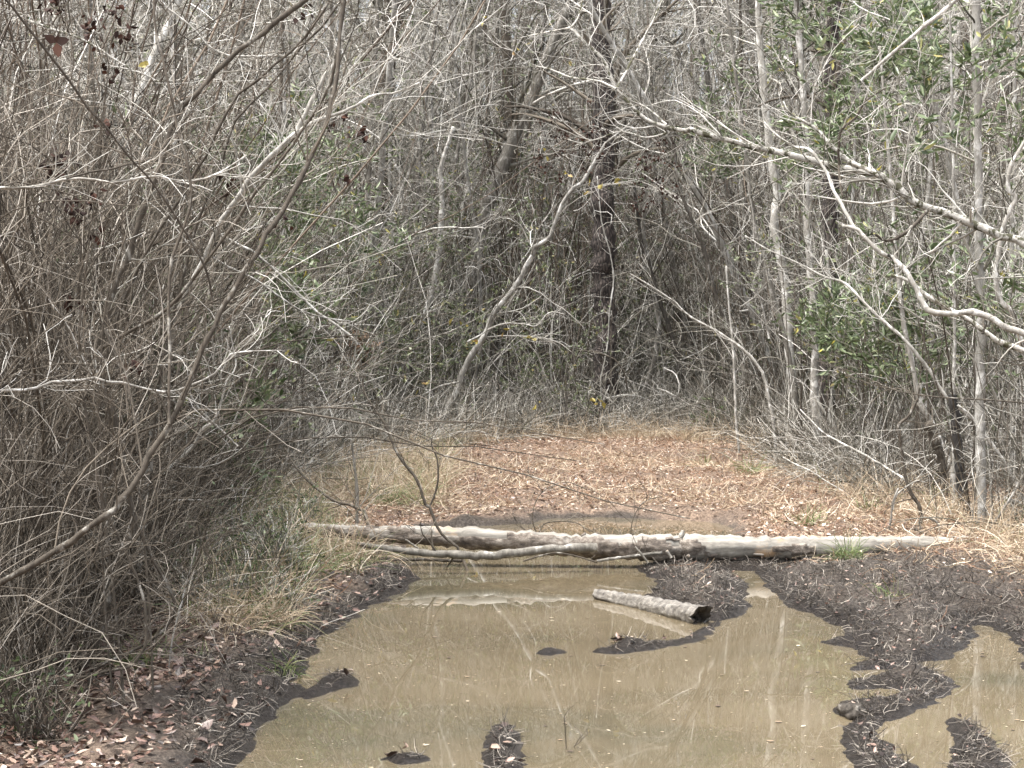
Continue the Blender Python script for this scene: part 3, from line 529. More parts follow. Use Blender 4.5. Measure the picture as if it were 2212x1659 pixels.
    hero('pale_tree', 'pale upper pole slanting up to the right in the top right corner', 'tree', (Z(2, 0, [(1180, 510), (1250, 450), (1340, 370), (1450, 280), (1560, 180), (1680, 90), (1780, 0), (1950, -150)]), [7, 9, 10, 8], [11.5, 11.5], 30), 'bark_pale', [], (8, 40), 'twig_pale', tl=(.2, .8), down=False, t0=.1)
    hero('split_log', 'pale split log end poking out of the brush at the right edge', 'log', ([(2330, 1150), (2290, 1125), (2255, 1108), (2212, 1093), (2170, 1076)], [20, 18, 14, 8], [12.8, 12.5], 20), 'bark_pale', [], (0, 0), S=10, part='wood', down=False)
    hero('dark_sapling', 'dark slim stem leaning right at the right edge, crossing the split log', 'stem', ([(2075, 1200), (2130, 1150), (2180, 1080), (2225, 1000), (2290, 880)], [7, 6, 5], [12.1, 12.], 20), 'bark_grey', [], (10, 40), 'twig_grey', tl=(.2, .6))
    k0 = [('ghost pale straight trunk far back just left of the charred trunk', 1990, 17, 24), ('pale straight trunk far back right of the long white leaning pole', 2010, 11, 19), ('grey straight trunk far back between the dark pine and the leaning white pole', 1905, 14, 25), ('slim grey straight trunk far back at the right edge', 2185, 13, 17), ('pale slim straight trunk far back left of the flaky pale trunk', 2072, 13, 21)]
    for lab, x, w, d in k0:
        y0 = 700 + 1.5 * FPX / d
        hero('straight_tree', lab, 'tree', ([(x + 4, y0), (x + rng.uniform(-6, 6), 700), (x + rng.uniform(-10, 6), 300), (x + rng.uniform(-12, 8), -150)], [w, w * .85, w * .7], [d, d], 30), 'bark_pale' if rng.random() < .6 else 'bark_grey', [], (16, 70), 'twig_grey', tl=(.4, 1.3), t0=.35)
right_heroes()

clusters(find('long pale mossy tree'), 'seed_clusters', [(rng.uniform(1160, 1330), rng.normal(330, 45)) for _ in range(46)] + [(rng.uniform(1370, 1470), rng.uniform(300, 470)) for _ in range(46)] + [(1225, 290), (1260, 285), (1215, 285)], 9.9, 'leaf_dead', .018, .014, 7, .014)
clusters(find('long pale mossy tree'), 'yellow_leaf', [(1045, 42), (1112, 105), (1225, 372), (1175, 330), (1300, 395)], 9.8, 'leaf_yellow', .035, .022, 2, .008)
# --- middle
def middle_heroes():
    Mp = Z(1, 1, [(655, 1110), (700, 990), (760, 880), (790, 780), (850, 660), (900, 590), (950, 500), (980, 410), (1030, 340), (1080, 290), (1150, 190), (1200, 90), (1245, 10)]) + Z(1, 0, [(1240, 1560), (1330, 1510), (1380, 1400), (1420, 1290), (1490, 1190), (1540, 1160), (1600, 1060), (1650, 980), (1700, 900), (1770, 850), (1850, 780)])
    hero('pale_tree', 'pale wavy trunk leaning right in the middle of the woods behind the clearing', 'tree', (Mp, [17, 15, 13, 11, 9, 6], [21.5, 21.3, 21], 70), 'bark_pale', [(Z(1, 1, [(1140, 250), (1080, 350), (1060, 420), (1055, 465)]), [4, 3], 21.2), (Z(1, 1, [(820, 580), (900, 540), (960, 500), (1060, 465), (1190, 470), (1260, 480), (1340, 395), (1440, 410)]), [4, 4, 3], 21.0, 'bark_pale'), (Z(1, 1, [(770, 835), (650, 860), (550, 910), (450, 950), (340, 990)]), [5, 4, 3], 21.1, 'bark_pale')], (30, 140), 'twig_pale', tl=(.5, 1.5), t0=.3)
    Np = Z(1, 1, [(380, 1060), (400, 960), (430, 850), (470, 700), (500, 560), (540, 430), (590, 280), (620, 150), (640, 0)]) + Z(1, 0, [(650, 1450), (660, 1300), (655, 1150), (650, 1070), (680, 960), (720, 850), (735, 800)])
    hero('broken_tree', 'pale trunk leaning right with a snapped top, left of the wavy pale trunk', 'dead tree', (Np, [17, 15, 14, 14, 12, 9], [23, 23], 60), 'bark_mottled', [], (14, 70), 'twig_grey', tl=(.4, 1.3), t0=.3)
    hero('pine_tree', 'dark scaly pine trunk standing behind the brush pile', 'tree', ([(1308, 990), (1309, 940), (1308, 800), (1305, 640), (1303, 480), (1305, 350), (1300, 150), (1298, -150)], [56, 48, 46, 42, 36], [23.4, 23.4], 70), 'bark_pine', [], (24, 90), 'twig_brown', S=18, tl=(.6, 2.), t0=.45)
    for lab, pts, w, d, m_, dn in [
        ('dark brown trunk slanting left, right of the dark scaly pine', Z(1, 1, [(2230, 1020), (2212, 970), (2180, 830), (2130, 600), (2050, 360), (2000, 200), (1960, 60)]) + [(1385, 520), (1370, 400)], [11, 11, 10, 7], 23.4, 'bark_dark', True),
        ('grey brown trunk with two bends just right of the dark scaly pine', Z(1, 1, [(1860, 1190), (1870, 1150), (1900, 1000), (1960, 830), (2010, 650), (2030, 400), (1990, 150), (1960, 50)]) + [(1390, 480), (1400, 300), (1390, 100)], [13, 12, 11, 9], 24, 'bark_grey', True),
        ('dark thin mossy trunk hanging aslant above the right woods', Z(2, 1, [(312, 440), (270, 300), (230, 160), (190, 0)]) + Z(2, 0, [(150, 1480), (90, 1330), (20, 1150), (0, 920), (-60, 800)]), [7, 9, 9, 7], 20, 'bark_dark', False),
        ('slim grey trunk far left of the snapped pale trunk', [(742, 960), (752, 800), (775, 650), (790, 500), (800, 300), (812, 100), (820, -100)], [13, 12, 11, 9], 24, 'bark_grey', True),
        ('slim pale grey trunk behind the snapped pale trunk', [(832, 930), (838, 800), (848, 640), (850, 520), (842, 380), (846, 100), (850, -100)], [10, 9, 8, 7], 25, 'bark_pale', True),
        ('slim upright trunk left of the foot of the wavy pale trunk', [(918, 950), (922, 860), (927, 760), (930, 640), (935, 400), (930, 100)], [9, 8, 7, 5], 25, 'bark_mottled', True),
        ('dark vine wrapped trunk at the left rim of the clearing', [(578, 1010), (585, 900), (592, 780), (598, 640), (600, 500), (605, 300), (610, 50), (612, -100)], [12, 11, 10, 9], 17, 'bark_brown', True),
        ('pale trunk just right of the dark vine wrapped trunk', [(612, 1030), (606, 900), (608, 820), (604, 640), (612, 450), (614, 250), (612, 60), (612, -100)], [12, 11, 11, 9], 17.8, 'bark_pale', True),
        ('grey trunk standing left of the pair of trunks at the left rim', [(505, 960), (506, 800), (508, 660), (500, 480), (515, 250), (530, -100)], [14, 12, 11, 9], 18.5, 'bark_grey', True),
        ('pale forked trunk in the upper left woods', [(385, 1200), (390, 1000), (370, 700), (372, 500), (376, 380), (380, 230), (370, 80), (365, -100)], [13, 12, 10, 8], 14, 'bark_mottled', True),
        ('dark upright trunk far back in the middle, left of the dark scaly pine', [(1068, 950), (1070, 800), (1066, 600), (1062, 400), (1050, 100), (1046, -100)], [11, 10, 9, 7], 27, 'bark_brown', True),
        ('pale ghostly trunk far back above the middle of the clearing', [(1180, 940), (1176, 700), (1180, 400), (1172, 100), (1170, -150)], [12, 11, 10, 8], 30, 'bark_pale', True),
        ('slim brown trunk far back right of the hanging mossy trunk', [(1640, 960), (1630, 760), (1622, 600), (1610, 400), (1600, 100), (1600, -150)], [11, 10, 9, 7], 25, 'bark_brown', True),
        ('pale thin trunk far back at the upper middle', [(985, 940), (990, 700), (1000, 450), (985, 200), (980, -150)], [9, 8, 8, 6], 28, 'bark_pale', True),
    ]:
        hero('slim_tree' if dn else 'hanging_tree', lab, 'tree', (pts, w, d, 44), m_, [], (20, 90), 'twig_grey', tl=(.4, 1.5), t0=.3, down=dn)
    clusters(find('pale wavy trunk'), 'yellow_leaf', [(1020, 735), (1285, 862), (1295, 872), (1335, 392), (1270, 408), (918, 830), (1160, 870), (990, 690), (1090, 710), (1165, 725), (820, 555), (825, 550)], 21.2, 'leaf_yellow', .085, .045, 3, .04)
    clusters(find('bare brown forked') if 0 else find('snapped top'), 'needle_clump', [(780, 765), (775, 780), (790, 750), (770, 740)], 22, 'needle_dead', .2, .012, 60, .06)
    # brush at the clearing's far rim
    hero('fallen_branch', 'pale crooked fallen limb lying at the foot of the dark scaly pine', 'branch', (Z(1, 1, [(1690, 1150), (1760, 1140), (1850, 1125), (1900, 1122), (1960, 1090), (1970, 1010)]), [7, 7, 6, 3], 23.2, 26), 'bark_pale', [], (14, 50), 'twig_pale', S=7, part='stem', tl=(.2, .7), down=False, t0=.05)
    hero('hanging_branch', 'brown bent dead bough arching across the dark scaly pine', 'branch', (Z(1, 1, [(1500, 800), (1495, 700), (1520, 640), (1620, 645), (1700, 670), (1770, 710), (1820, 800), (1830, 900)]), [4, 5, 5, 3], 23.0, 26), 'bark_brown', [], (10, 30), 'twig_brown', S=6, part='stem', tl=(.2, .7), down=True)
    hero('hanging_vine', 'thin pale vine hanging down the front of the dark scaly pine', 'vine', (Z(1, 1, [(1665, 890), (1665, 800), (1690, 700), (1710, 560), (1720, 380), (1745, 200), (1720, 0)]) + [(1300, 480), (1290, 380)], [4, 4, 3], 23.0, 30), 'bark_pale', [], (10, 30), 'twig_pale', S=5, part='stem', tl=(.2, .6), down=True)
    # brush pile
    c = at(1245, 900, 23.3); r = root('brush_pile', 'tangled heap of pale dead twigs left of the dark scaly pine', 'brush pile', (c[0], c[1], hz(c[0], c[1])))
    P = walk(np.stack([rng.normal(c[0], .75, 70), rng.normal(c[1], .3, 70), hz(c[0], c[1]) + np.abs(rng.normal(.35, .25, 70))], 1), rng.normal(size=(70, 3)) * [1, .5, .35] + [.1, 0, .1], rng.uniform(.5, 1.6, 70), 8, .5, -.5, 1.4)
    R = rng.uniform(.006, .014, 70)[:, None] * np.linspace(1, .35, 8); P2, R2 = spawn(P, R, 260, .2, .7, .3, 1., 6, .4, -.1, .6, rmin=.003)
    obj('sticks', Tubes().add(P, R, 5), M['twig_pale'], r); obj('twigs', Tubes().add(P2, R2, 3), M['twig_pale'], r)
    # shoot standing on the near side of the log
    st = Z(1, 2, [(760, 262), (690, 210), (640, 150), (600, 60), (580, 0)])
    st2 = Z(1, 1, [(560, 1620), (540, 1560), (500, 1450), (440, 1370), (380, 1290), (340, 1200), (300, 1100), (240, 1010), (170, 900), (160, 800)])
    hero('dead_sapling', 'bare brown forked sapling standing against the fallen log', 'sapling', (st + st2, [7, 8, 8, 6, 3], [11.55, 11.6, 11.7], 50), 'bark_brown', [(Z(1, 1, [(575, 1630), (610, 1560), (635, 1460), (632, 1330), (600, 1250), (590, 1190)]), [6, 5, 3], 11.6)], (14, 36), 'twig_brown', tl=(.12, .4), t0=.25)
    hero('broken_branch', 'bent brown branch drooping to the ground at the left end of the fallen log', 'branch', (Z(0, 1, [(2300, 1650), (2212, 1612), (2120, 1590), (2030, 1530), (1920, 1430), (1850, 1340), (1800, 1250)]), [8, 7, 6, 3], [12.2, 12.6], 26), 'bark_brown', [], (8, 20), 'twig_brown', S=7, part='stem', tl=(.2, .5))
    hero('dead_sapling', 'short dark grey stub standing behind the left end of the fallen log', 'sapling', ([(772, 1140), (771, 1110), (772, 1060), (760, 960), (755, 900)], [8, 7, 4], [12.4, 12.4], 18), 'bark_grey', [], (8, 20), 'twig_grey', S=7)
    for lab, pts, w, d in [('curling bare twig arching up behind the middle of the log', [(1158, 1150), (1150, 1115), (1165, 1070), (1200, 1046), (1230, 1042), (1268, 1058)], [3, 2], 12.3),
                           ('bare twig spray bending right behind the middle of the log', [(1165, 1150), (1180, 1130), (1240, 1128), (1275, 1150)], [3, 3, 2], 12.2),
                           ('dark bare shoot with many fine twigs behind the pale half of the log', [(1362, 1156), (1368, 1120), (1390, 1085), (1430, 1072)], [3, 2], 12.3)]:
        hero('bare_shoot', lab, 'shoot', (pts, w, d, 20), 'bark_brown', [], (14, 30), 'twig_brown', S=5, part='stem', tl=(.1, .35))
middle_heroes()

# ------------------------------------------------------------------ logs
def bodymesh(P, R, S, amp, seed, hollow=0.0):
    """a log: rings with lumps; open hollow end (last point) when hollow > 0"""
    K = len(P); T = np.gradient(P, axis=0); T = unit(T); ref = np.array([0, 0, 1.]); U = unit(np.cross(T, ref)); V = np.cross(U, T)
    a = np.arange(S) * 2 * np.pi / S; s = np.linspace(0, 1, K)[:, None] * np.linalg.norm(P[-1] - P[0])
    lump = 1 + amp * (fbm(np.cos(a)[None] * 1.3 + s * 2.2, np.sin(a)[None] * 1.3 + s * .3 + seed, .7, 4, seed))
    rr = R[:, None] * lump; v = P[:, None] + rr[..., None] * (np.cos(a)[None, :, None] * U[:, None] + np.sin(a)[None, :, None] * V[:, None])
    idx = np.arange(K * S).reshape(K, S)
    f = np.stack([idx[:-1], np.roll(idx[:-1], -1, 1), np.roll(idx[1:], -1, 1), idx[1:]], -1)
    return v, f, U, V, T, a, rr
def logmat():
    m, nt, p = newmat('log_wood'); n1 = noise(nt, 30, 5, .7, (.12, 1, 1)); n2 = noise(nt, 4, 4, .65, (.5, 1, 1))
    c = ramp(nt, n1, [(.28, (.11, .10, .083)), (.5, (.25, .232, .198)), (.72, (.42, .395, .35))])
    c = mixc(nt, c, (.55, .36, .20), ramp(nt, n2, [(.62, (0, 0, 0)), (.70, (.7, .7, .7))]))
    c = mixc(nt, c, (.10, .085, .07), ramp(nt, noise(nt, 14, 4, .7, (.3, 1, 1)), [(.62, (0, 0, 0)), (.72, (.8, .8, .8))]))
    nt.links.new(c, p.inputs['Base Color']); p.inputs['Roughness'].default_value = .75; bumpit(nt, p, n1, .5, .008); return m
def logbark():
    m, nt, p = newmat('log_bark'); n1 = noise(nt, 26, 6, .75, (.5, 1, 1)); n2 = noise(nt, 7, 4, .7, (.6, 1, 1))
    c = ramp(nt, n1, [(.32, (.022, .018, .015)), (.5, (.14, .115, .092)), (.68, (.36, .32, .27))])
    c = mixc(nt, c, (.42, .39, .34), ramp(nt, n2, [(.56, (0, 0, 0)), (.66, (.8, .8, .8))]))
    nt.links.new(c, p.inputs['Base Color']); p.inputs['Roughness'].default_value = .85; bumpit(nt, p, n1, .9, .015); return m
def logmud():
    m, nt, p = newmat('log_muddy'); n1 = noise(nt, 34, 6, .7, (.5, 1, 1)); n2 = noise(nt, 9, 4, .7)
    c = ramp(nt, n1, [(.32, (.045, .04, .034)), (.5, (.17, .155, .132)), (.7, (.34, .32, .28))])
    c = mixc(nt, c, (.06, .052, .045), ramp(nt, n2, [(.60, (0, 0, 0)), (.70, (.8, .8, .8))]))
    nt.links.new(c, p.inputs['Base Color']); p.inputs['Roughness'].default_value = .6; bumpit(nt, p, n1, .9, .015); return m
M['log_dark'] = barkmat('log_dark', (.02, .017, .014), (.09, .078, .064), (.25, .23, .2), .62, 16, 40)
M['log_wood'], M['log_bark'], M['log_muddy'] = logmat(), logbark(), logmud()
def logs():
    pts = [(660, 1139), (700, 1144), (800, 1153), (950, 1158), (1100, 1167), (1250, 1178), (1400, 1182), (1500, 1182), (1600, 1183), (1750, 1182), (1900, 1179), (2000, 1177), (2112, 1172)]
    P, R = line(pts, [20, 32, 40, 42, 45, 48, 53, 56, 51, 48, 44, 38, 27], [11.9, 11.75, 11.7, 11.75, 11.85], 150, .015)
    r = root('fallen_log', 'long log fallen across the puddle, barky on the left, bare and pale on the right', 'log', (P[75, 0], P[75, 1], P[75, 2] - .1))
    v, f, U, V, T, a, rr = bodymesh(P, R, 28, .14, 3)
    tb = Tubes().raw(v.reshape(-1, 3), f.reshape(-1, 4))
    for e, k in ((0, 0), (149, 149)):
        tb.raw(np.concatenate([v[k], P[k][None]]), np.stack([np.arange(28), (np.arange(28) + 1) % 28, np.full(28, 28), np.full(28, 28)], -1))
    obj('trunk', tb, M['log_wood'], r)
    # bark left on: a loose sleeve with holes and ragged edge, standing a little off the wood
    s = np.linspace(0, 1, 150)
    ang = a[None, :] + 0 * s[:, None]; topn = np.sin(ang)
    keep = fbm(s[:, None] * 5.2 + 0 * ang, np.cos(ang) * .9 + 3, .55, 4, 8) * .8 + (.50 - s[:, None]) * 1.5 - .45 * np.maximum(topn, 0) - .5 * (s[:, None] < .3) * (topn > .15)
    keep = keep > -.05; kf = keep[:-1]
    off = rr * (1.09 + .10 * fbm(s[:, None] * 40 + np.cos(ang) * 2, np.sin(ang) * 2 + 0 * s[:, None], .5, 3, 2))
    vb = P[:, None] + off[..., None] * (np.cos(a)[None, :, None] * U[:, None] + np.sin(a)[None, :, None] * V[:, None])
    o = obj('bark', Tubes().raw(vb.reshape(-1, 3), f[kf].reshape(-1, 4)), M['log_bark'], r)
    sm = o.modifiers.new('thick', 'SOLIDIFY'); sm.thickness = .009; sm.offset = 1
    for pt, w, d in ((Z(1, 2, [(2110, 330), (2090, 300), (2080, 285)]), [7, 8], 11.55), ([(1485, 1199), (1489, 1203)], [10, 8], 11.55), ([(1470, 1160), (1476, 1146)], [16, 9], 11.7)):
        LP, LR = line(pt, w, d, 6, 0); obj('branch_stub', Tubes().add(LP, LR, 8, cap=True, rough=.08), M['log_wood'], r)
    # forked lower branch and the drowned sticks below
    hero('fallen_branch', 'mossy forked branch lying low under the left half of the fallen log', 'branch', ([(1290, 1182), (1230, 1184), (1180, 1186), (1120, 1194), (1060, 1200), (1000, 1199), (930, 1195), (860, 1188), (800, 1180), (772, 1174)], [20, 18, 19, 19, 17, 14, 9], [11.5, 11.4, 11.4], 44), 'bark_grey', [(Z(1, 2, [(430, 215), (480, 250), (535, 290)]), [5, 4], 11.42)], (8, 16), 'twig_brown', down=False, part='stem', tl=(.1, .3))
    for lab, p_, w, d in [('dark thin stick arching under the middle of the fallen log', [(1130, 1212), (1170, 1200), (1200, 1194), (1240, 1200), (1290, 1215)], 4, 11.4),
                          ('dark wet stick wedged under the pale half of the log', [(1290, 1212), (1330, 1206), (1380, 1200), (1430, 1194)], 8, 11.45),
                          ('wet grey stick lying in the water left of the log middle', [(780, 1204), (850, 1208), (930, 1209), (1000, 1212)], 8, 11.6),
                          ('short pale broken stick leaning on the middle of the log', [(1400, 1216), (1388, 1200), (1372, 1182)], 6, 11.3),
                          ('pale crooked stick at the waterline of the narrow channel', Z(2, 2, [(600, 622), (690, 618), (760, 610), (800, 608), (880, 598)]), 6, 10.6),
                          ('dark forked stick arching over the right mud bank, upper of two', Z(2, 2, [(890, 730), (1000, 660), (1100, 620), (1180, 592), (1300, 590), (1350, 600), (1430, 625)]), 6, 10.2),
                          ('brown stick lying on the right mud bank, lower of two', Z(2, 2, [(1140, 680), (1250, 652), (1340, 625), (1420, 585)]), 6, 10.0),
                          ('thin stem arching above the two sticks on the mud bank', Z(2, 2, [(1130, 640), (1190, 575), (1290, 560), (1380, 590), (1440, 640)]), 3, 10.1),
                          ('thick brown stick propped on the right bank below the pale trunk', Z(2, 2, [(1680, 430), (1740, 395), (1800, 370), (1860, 320), (1895, 280)]), 11, 11.3),
                          ('white crooked root like stick on the bank behind the right end of the log', Z(2, 2, [(1560, 160), (1555, 80), (1640, 90), (1680, 140), (1660, 190)]), 5, 12.5),
                          ('dark broken stick lying behind the right end of the log', Z(2, 2, [(1515, 145), (1570, 175), (1620, 195)]), 6, 12.4),
                          ('pale thin pole leaning on the clearing behind the right half of the log', Z(2, 2, [(1355, 160), (1370, 90), (1385, -30), (1420, -110)]), 5, 12.6),
                          ('dark wet stick standing out of the near water at the middle', Z(1, 2, [(1420, 1659), (1470, 1570), (1535, 1460)]), 2.4, 6.7),
                          ('small forked black twig floating near the right mud spit', Z(2, 2, [(905, 990), (930, 985), (970, 990), (925, 960)]), 4, 8.9),
                          ('short black twig floating at the left of the puddle', Z(1, 2, [(255, 880), (262, 865), (300, 860)]), 4, 9.3)]:
        hero('stick', lab, 'stick', (p_, w, d, 16), 'bark_grey' if 'pale' in lab or 'white' in lab else 'bark_brown', [], (3, 6) if 'thick' not in lab else (0, 0), 'twig_brown', S=7, down=False, part='stem', tl=(.05, .2))
    # short muddy hollow log in the water
    P, R = line([(1288, 1284), (1310, 1290), (1380, 1303), (1450, 1318), (1512, 1331)], [22, 30, 36, 43, 46], [10.38, 9.98, 9.5], 70, .035)
    r = root('hollow_log', 'short muddy log half sunk in the puddle with a dark hollow end', 'log', (P[35, 0], P[35, 1], 0))
    v, f, U, V, T, a, rr = bodymesh(P, R, 32, .34, 12)
    v[-1] += T[-1] * (.05 * np.sin(a) + .09 * fbm(np.cos(a) * 1.6 + 2, np.sin(a) * 1.6, .5, 4, 4))[:, None]
    tb = Tubes().raw(v.reshape(-1, 3), f.reshape(-1, 4)); tb.raw(np.concatenate([v[0], (P[0] - T[0] * .03)[None]]), np.stack([np.arange(32), (np.arange(32) + 1) % 32, np.full(32, 32), np.full(32, 32)], -1))
    obj('wood', tb, M['log_muddy'], r)
    rad = R[-1] * .72; q = [v[-1]]
    for k, (s_, b_) in enumerate(((.62, .005), (.55, .03), (.45, .07), (.3, .11))):
        c = P[-1] - T[-1] * b_; q.append(c + (v[-1] - P[-1]) * s_)
    q = np.stack(q); q = np.concatenate([q.reshape(-1, 3), (P[-1] - T[-1] * .13)[None]]); S = 32; ff = []
    for k in range(4):
        i0 = k * S + np.arange(S); i1 = k * S + (np.arange(S) + 1) % S; ff.append(np.stack([i0, i1, i1 + S, i0 + S], -1))
    i0 = 4 * S + np.arange(S); ff.append(np.stack([i0, 4 * S + (np.arange(S) + 1) % S, np.full(S, 5 * S), np.full(S, 5 * S)], -1))
    obj('hollow', Tubes().raw(q, np.concatenate(ff)), M['log_dark'], r)
    # lump on the mud ridge at lower right
    c = gp(1842, 1532, .03); th = np.linspace(0, 2 * np.pi, 28, endpoint=False); ph = np.linspace(.02, np.pi - .02, 14); TH, PH = np.meshgrid(th, ph)
    n_ = 1 + .25 * fbm(np.cos(TH) * np.sin(PH) * 2 + 5, np.sin(TH) * np.sin(PH) * 2 + np.cos(PH), .6, 3, 77)
    n_ = 1 + 2.2 * (n_ - 1)
    vv = np.stack([c[0] + .055 * n_ * np.sin(PH) * np.cos(TH), c[1] + .07 * n_ * np.sin(PH) * np.sin(TH), c[2] - .012 + .03 * n_ * np.cos(PH)], -1); i_ = np.arange(14 * 28).reshape(14, 28)
    o = obj('chunk', Tubes().raw(vv.reshape(-1, 3), np.stack([i_[:-1], np.roll(i_[:-1], -1, 1), np.roll(i_[1:], -1, 1), i_[1:]], -1).reshape(-1, 4)), M['log_dark'], None, tuple(c))
    o.name = 'wood_chunk'; tag(o, 'rounded muddy chunk of wood at the left tip of the lower mud ridge', 'wood chunk')
logs()

# ------------------------------------------------------------------ woods: prototypes
HOME = (0, 0, 0)
def proto_brush(mat, twm, h=(2.2, 3.6), n=11, spread=.22, rad=(.005, .011), n1=70, n2=200, leaves=None, nm='brush', lab='', cat='shrub', grp=None, up=.25):
    r = root(nm, lab, cat, HOME, grp)
    p0 = np.stack([rng.normal(0, .16, n), rng.normal(0, .16, n), np.full(n, -.1)], 1); d = np.stack([rng.normal(0, spread, n), rng.normal(0, spread, n), np.ones(n)], 1)
    P = walk(p0, d, rng.uniform(*h, n), 12, .55, up, .6); R = rng.uniform(*rad, n)[:, None] * np.linspace(1, .3, 12)
    obj('stems', Tubes().add(P, R, 5), M[mat], r)
    P1, R1 = spawn(P, R, n1, .25, .9, .3, .9, 6, .4, .35, .6, .1, 1, .0022); P2, R2 = spawn(P1, R1, n2, .12, .45, .3, 1., 5, .4, .2, .7, .15, 1, .0016)
    obj('twigs', Tubes().add(P1, R1, 3).add(P2, R2, 3), M[twm], r)
    if leaves:
        lm, k, l, w = leaves; p_, d_ = tip_dirs(P2, k); obj('foliage', Tubes().leaves(p_, d_, rng.uniform(l * .6, l * 1.2, k), rng.uniform(w * .7, w * 1.2, k)), M[lm], r)
    return r
def proto_sapling(mat, twm, h=8., rad=.04, n1=34, n2=160, n3=420, nm='sapling', lab='', grp=None, leaves=None, lean=.12, cat='sapling', S=7, l1=(.6, 2.2), t0=.18):
    r = root(nm, lab, cat, HOME, grp)
    P = walk(np.array([[0, 0, -.15]]), np.array([[rng.normal(0, lean), rng.normal(0, lean), 1.]]), h, 22, .22, .1, .25); R = rad * np.linspace(1, .25, 22)[None]
    obj('trunk', Tubes().add(P, R, S, rough=.05), M[mat], r)
    P1, R1 = spawn(P, R, n1, *l1, .5, 1.2, 8, .4, .5, .38, t0, 1, .004); P2, R2 = spawn(P1, R1, n2, .3, 1., .4, 1., 6, .4, .3, .6, .15, 1, .0025); P3, R3 = spawn(P2, R2, n3, .15, .5, .4, 1., 4, .4, .1, .7, .15, 1, .0018)
    obj('crown', Tubes().add(P1, R1, 4).add(P2, R2, 3).add(P3, R3, 3), M[twm], r)
    if leaves:
        lm, k, l, w = leaves; p_, d_ = tip_dirs(np.concatenate([P3]), k); obj('foliage', Tubes().leaves(p_, d_, rng.uniform(l * .6, l * 1.2, k), rng.uniform(w * .7, w * 1.2, k)), M[lm], r)
    return r
def proto_pinelet(lab, grp):
    r = root('pine_sapling', lab, 'pine sapling', HOME, grp)
    P = walk(np.array([[0, 0, -.1]]), np.array([[.05, 0, 1.]]), 3.4, 14, .12, .1, .2); R = .02 * np.linspace(1, .25, 14)[None]
    obj('trunk', Tubes().add(P, R, 6), M['bark_brown'], r); P1, R1 = spawn(P, R, 26, .3, .9, .7, 1.2, 6, .2, .7, .5, .15, 1, .003); obj('branches', Tubes().add(P1, R1, 4), M['twig_brown'], r)
    n = 1500; p_, d_ = tip_dirs(P1, n, .35); d_ = unit(d_ + [0, 0, .25]); Q = walk(p_, d_, rng.uniform(.12, .24, n), 4, .1, -.35, .2)
    obj('needles', Tubes().ribbons(Q, np.full((n, 4), .0016) * np.array([1, 1, .9, .3])), M['needle'], r); return r
def proto_vines(mat, lab, grp):
    r = root('vine_curtain', lab, 'vine', HOME, grp); n = 46
    p0 = np.stack([rng.normal(0, .22, n), rng.normal(0, .2, n), rng.uniform(-.1, .3, n)], 1); P = walk(p0, np.stack([rng.normal(0, .1, n), rng.normal(0, .1, n), np.ones(n)], 1), rng.uniform(2.5, 6.5, n), 16, .5, .35, .35)
    R = rng.uniform(.003, .009, n)[:, None] * np.linspace(1, .5, 16); obj('stems', Tubes().add(P, R, 4), M[mat], r)
    P1, R1 = spawn(P, R, 160, .3, 1.1, .15, .7, 7, .5, -.5, .5, .1, 1, .0022); obj('twigs', Tubes().add(P1, R1, 3), M['twig_red'], r); return r
def proto_tangle(lab, grp, twm):
    r = root('bramble', lab, 'shrub', HOME, grp); n = 26
    P = walk(np.stack([rng.normal(0, .35, n), rng.normal(0, .35, n), np.full(n, -.05)], 1), np.stack([rng.normal(0, .6, n), rng.normal(0, .6, n), np.full(n, 1.)], 1), rng.uniform(.7, 1.9, n), 9, .4, -1.1, .9)
    R = rng.uniform(.003, .007, n)[:, None] * np.linspace(1, .4, 9); obj('stems', Tubes().add(P, R, 4), M[twm], r)
    P1, R1 = spawn(P, R, 200, .15, .7, .3, 1.1, 6, .5, 0, .6, .1, 1, .0018); P2, R2 = spawn(P1, R1, 260, .08, .3, .3, 1., 4, .4, 0, .7, .1, 1, .0015); obj('twigs', Tubes().add(P1, R1, 3).add(P2, R2, 3), M[twm], r); return r

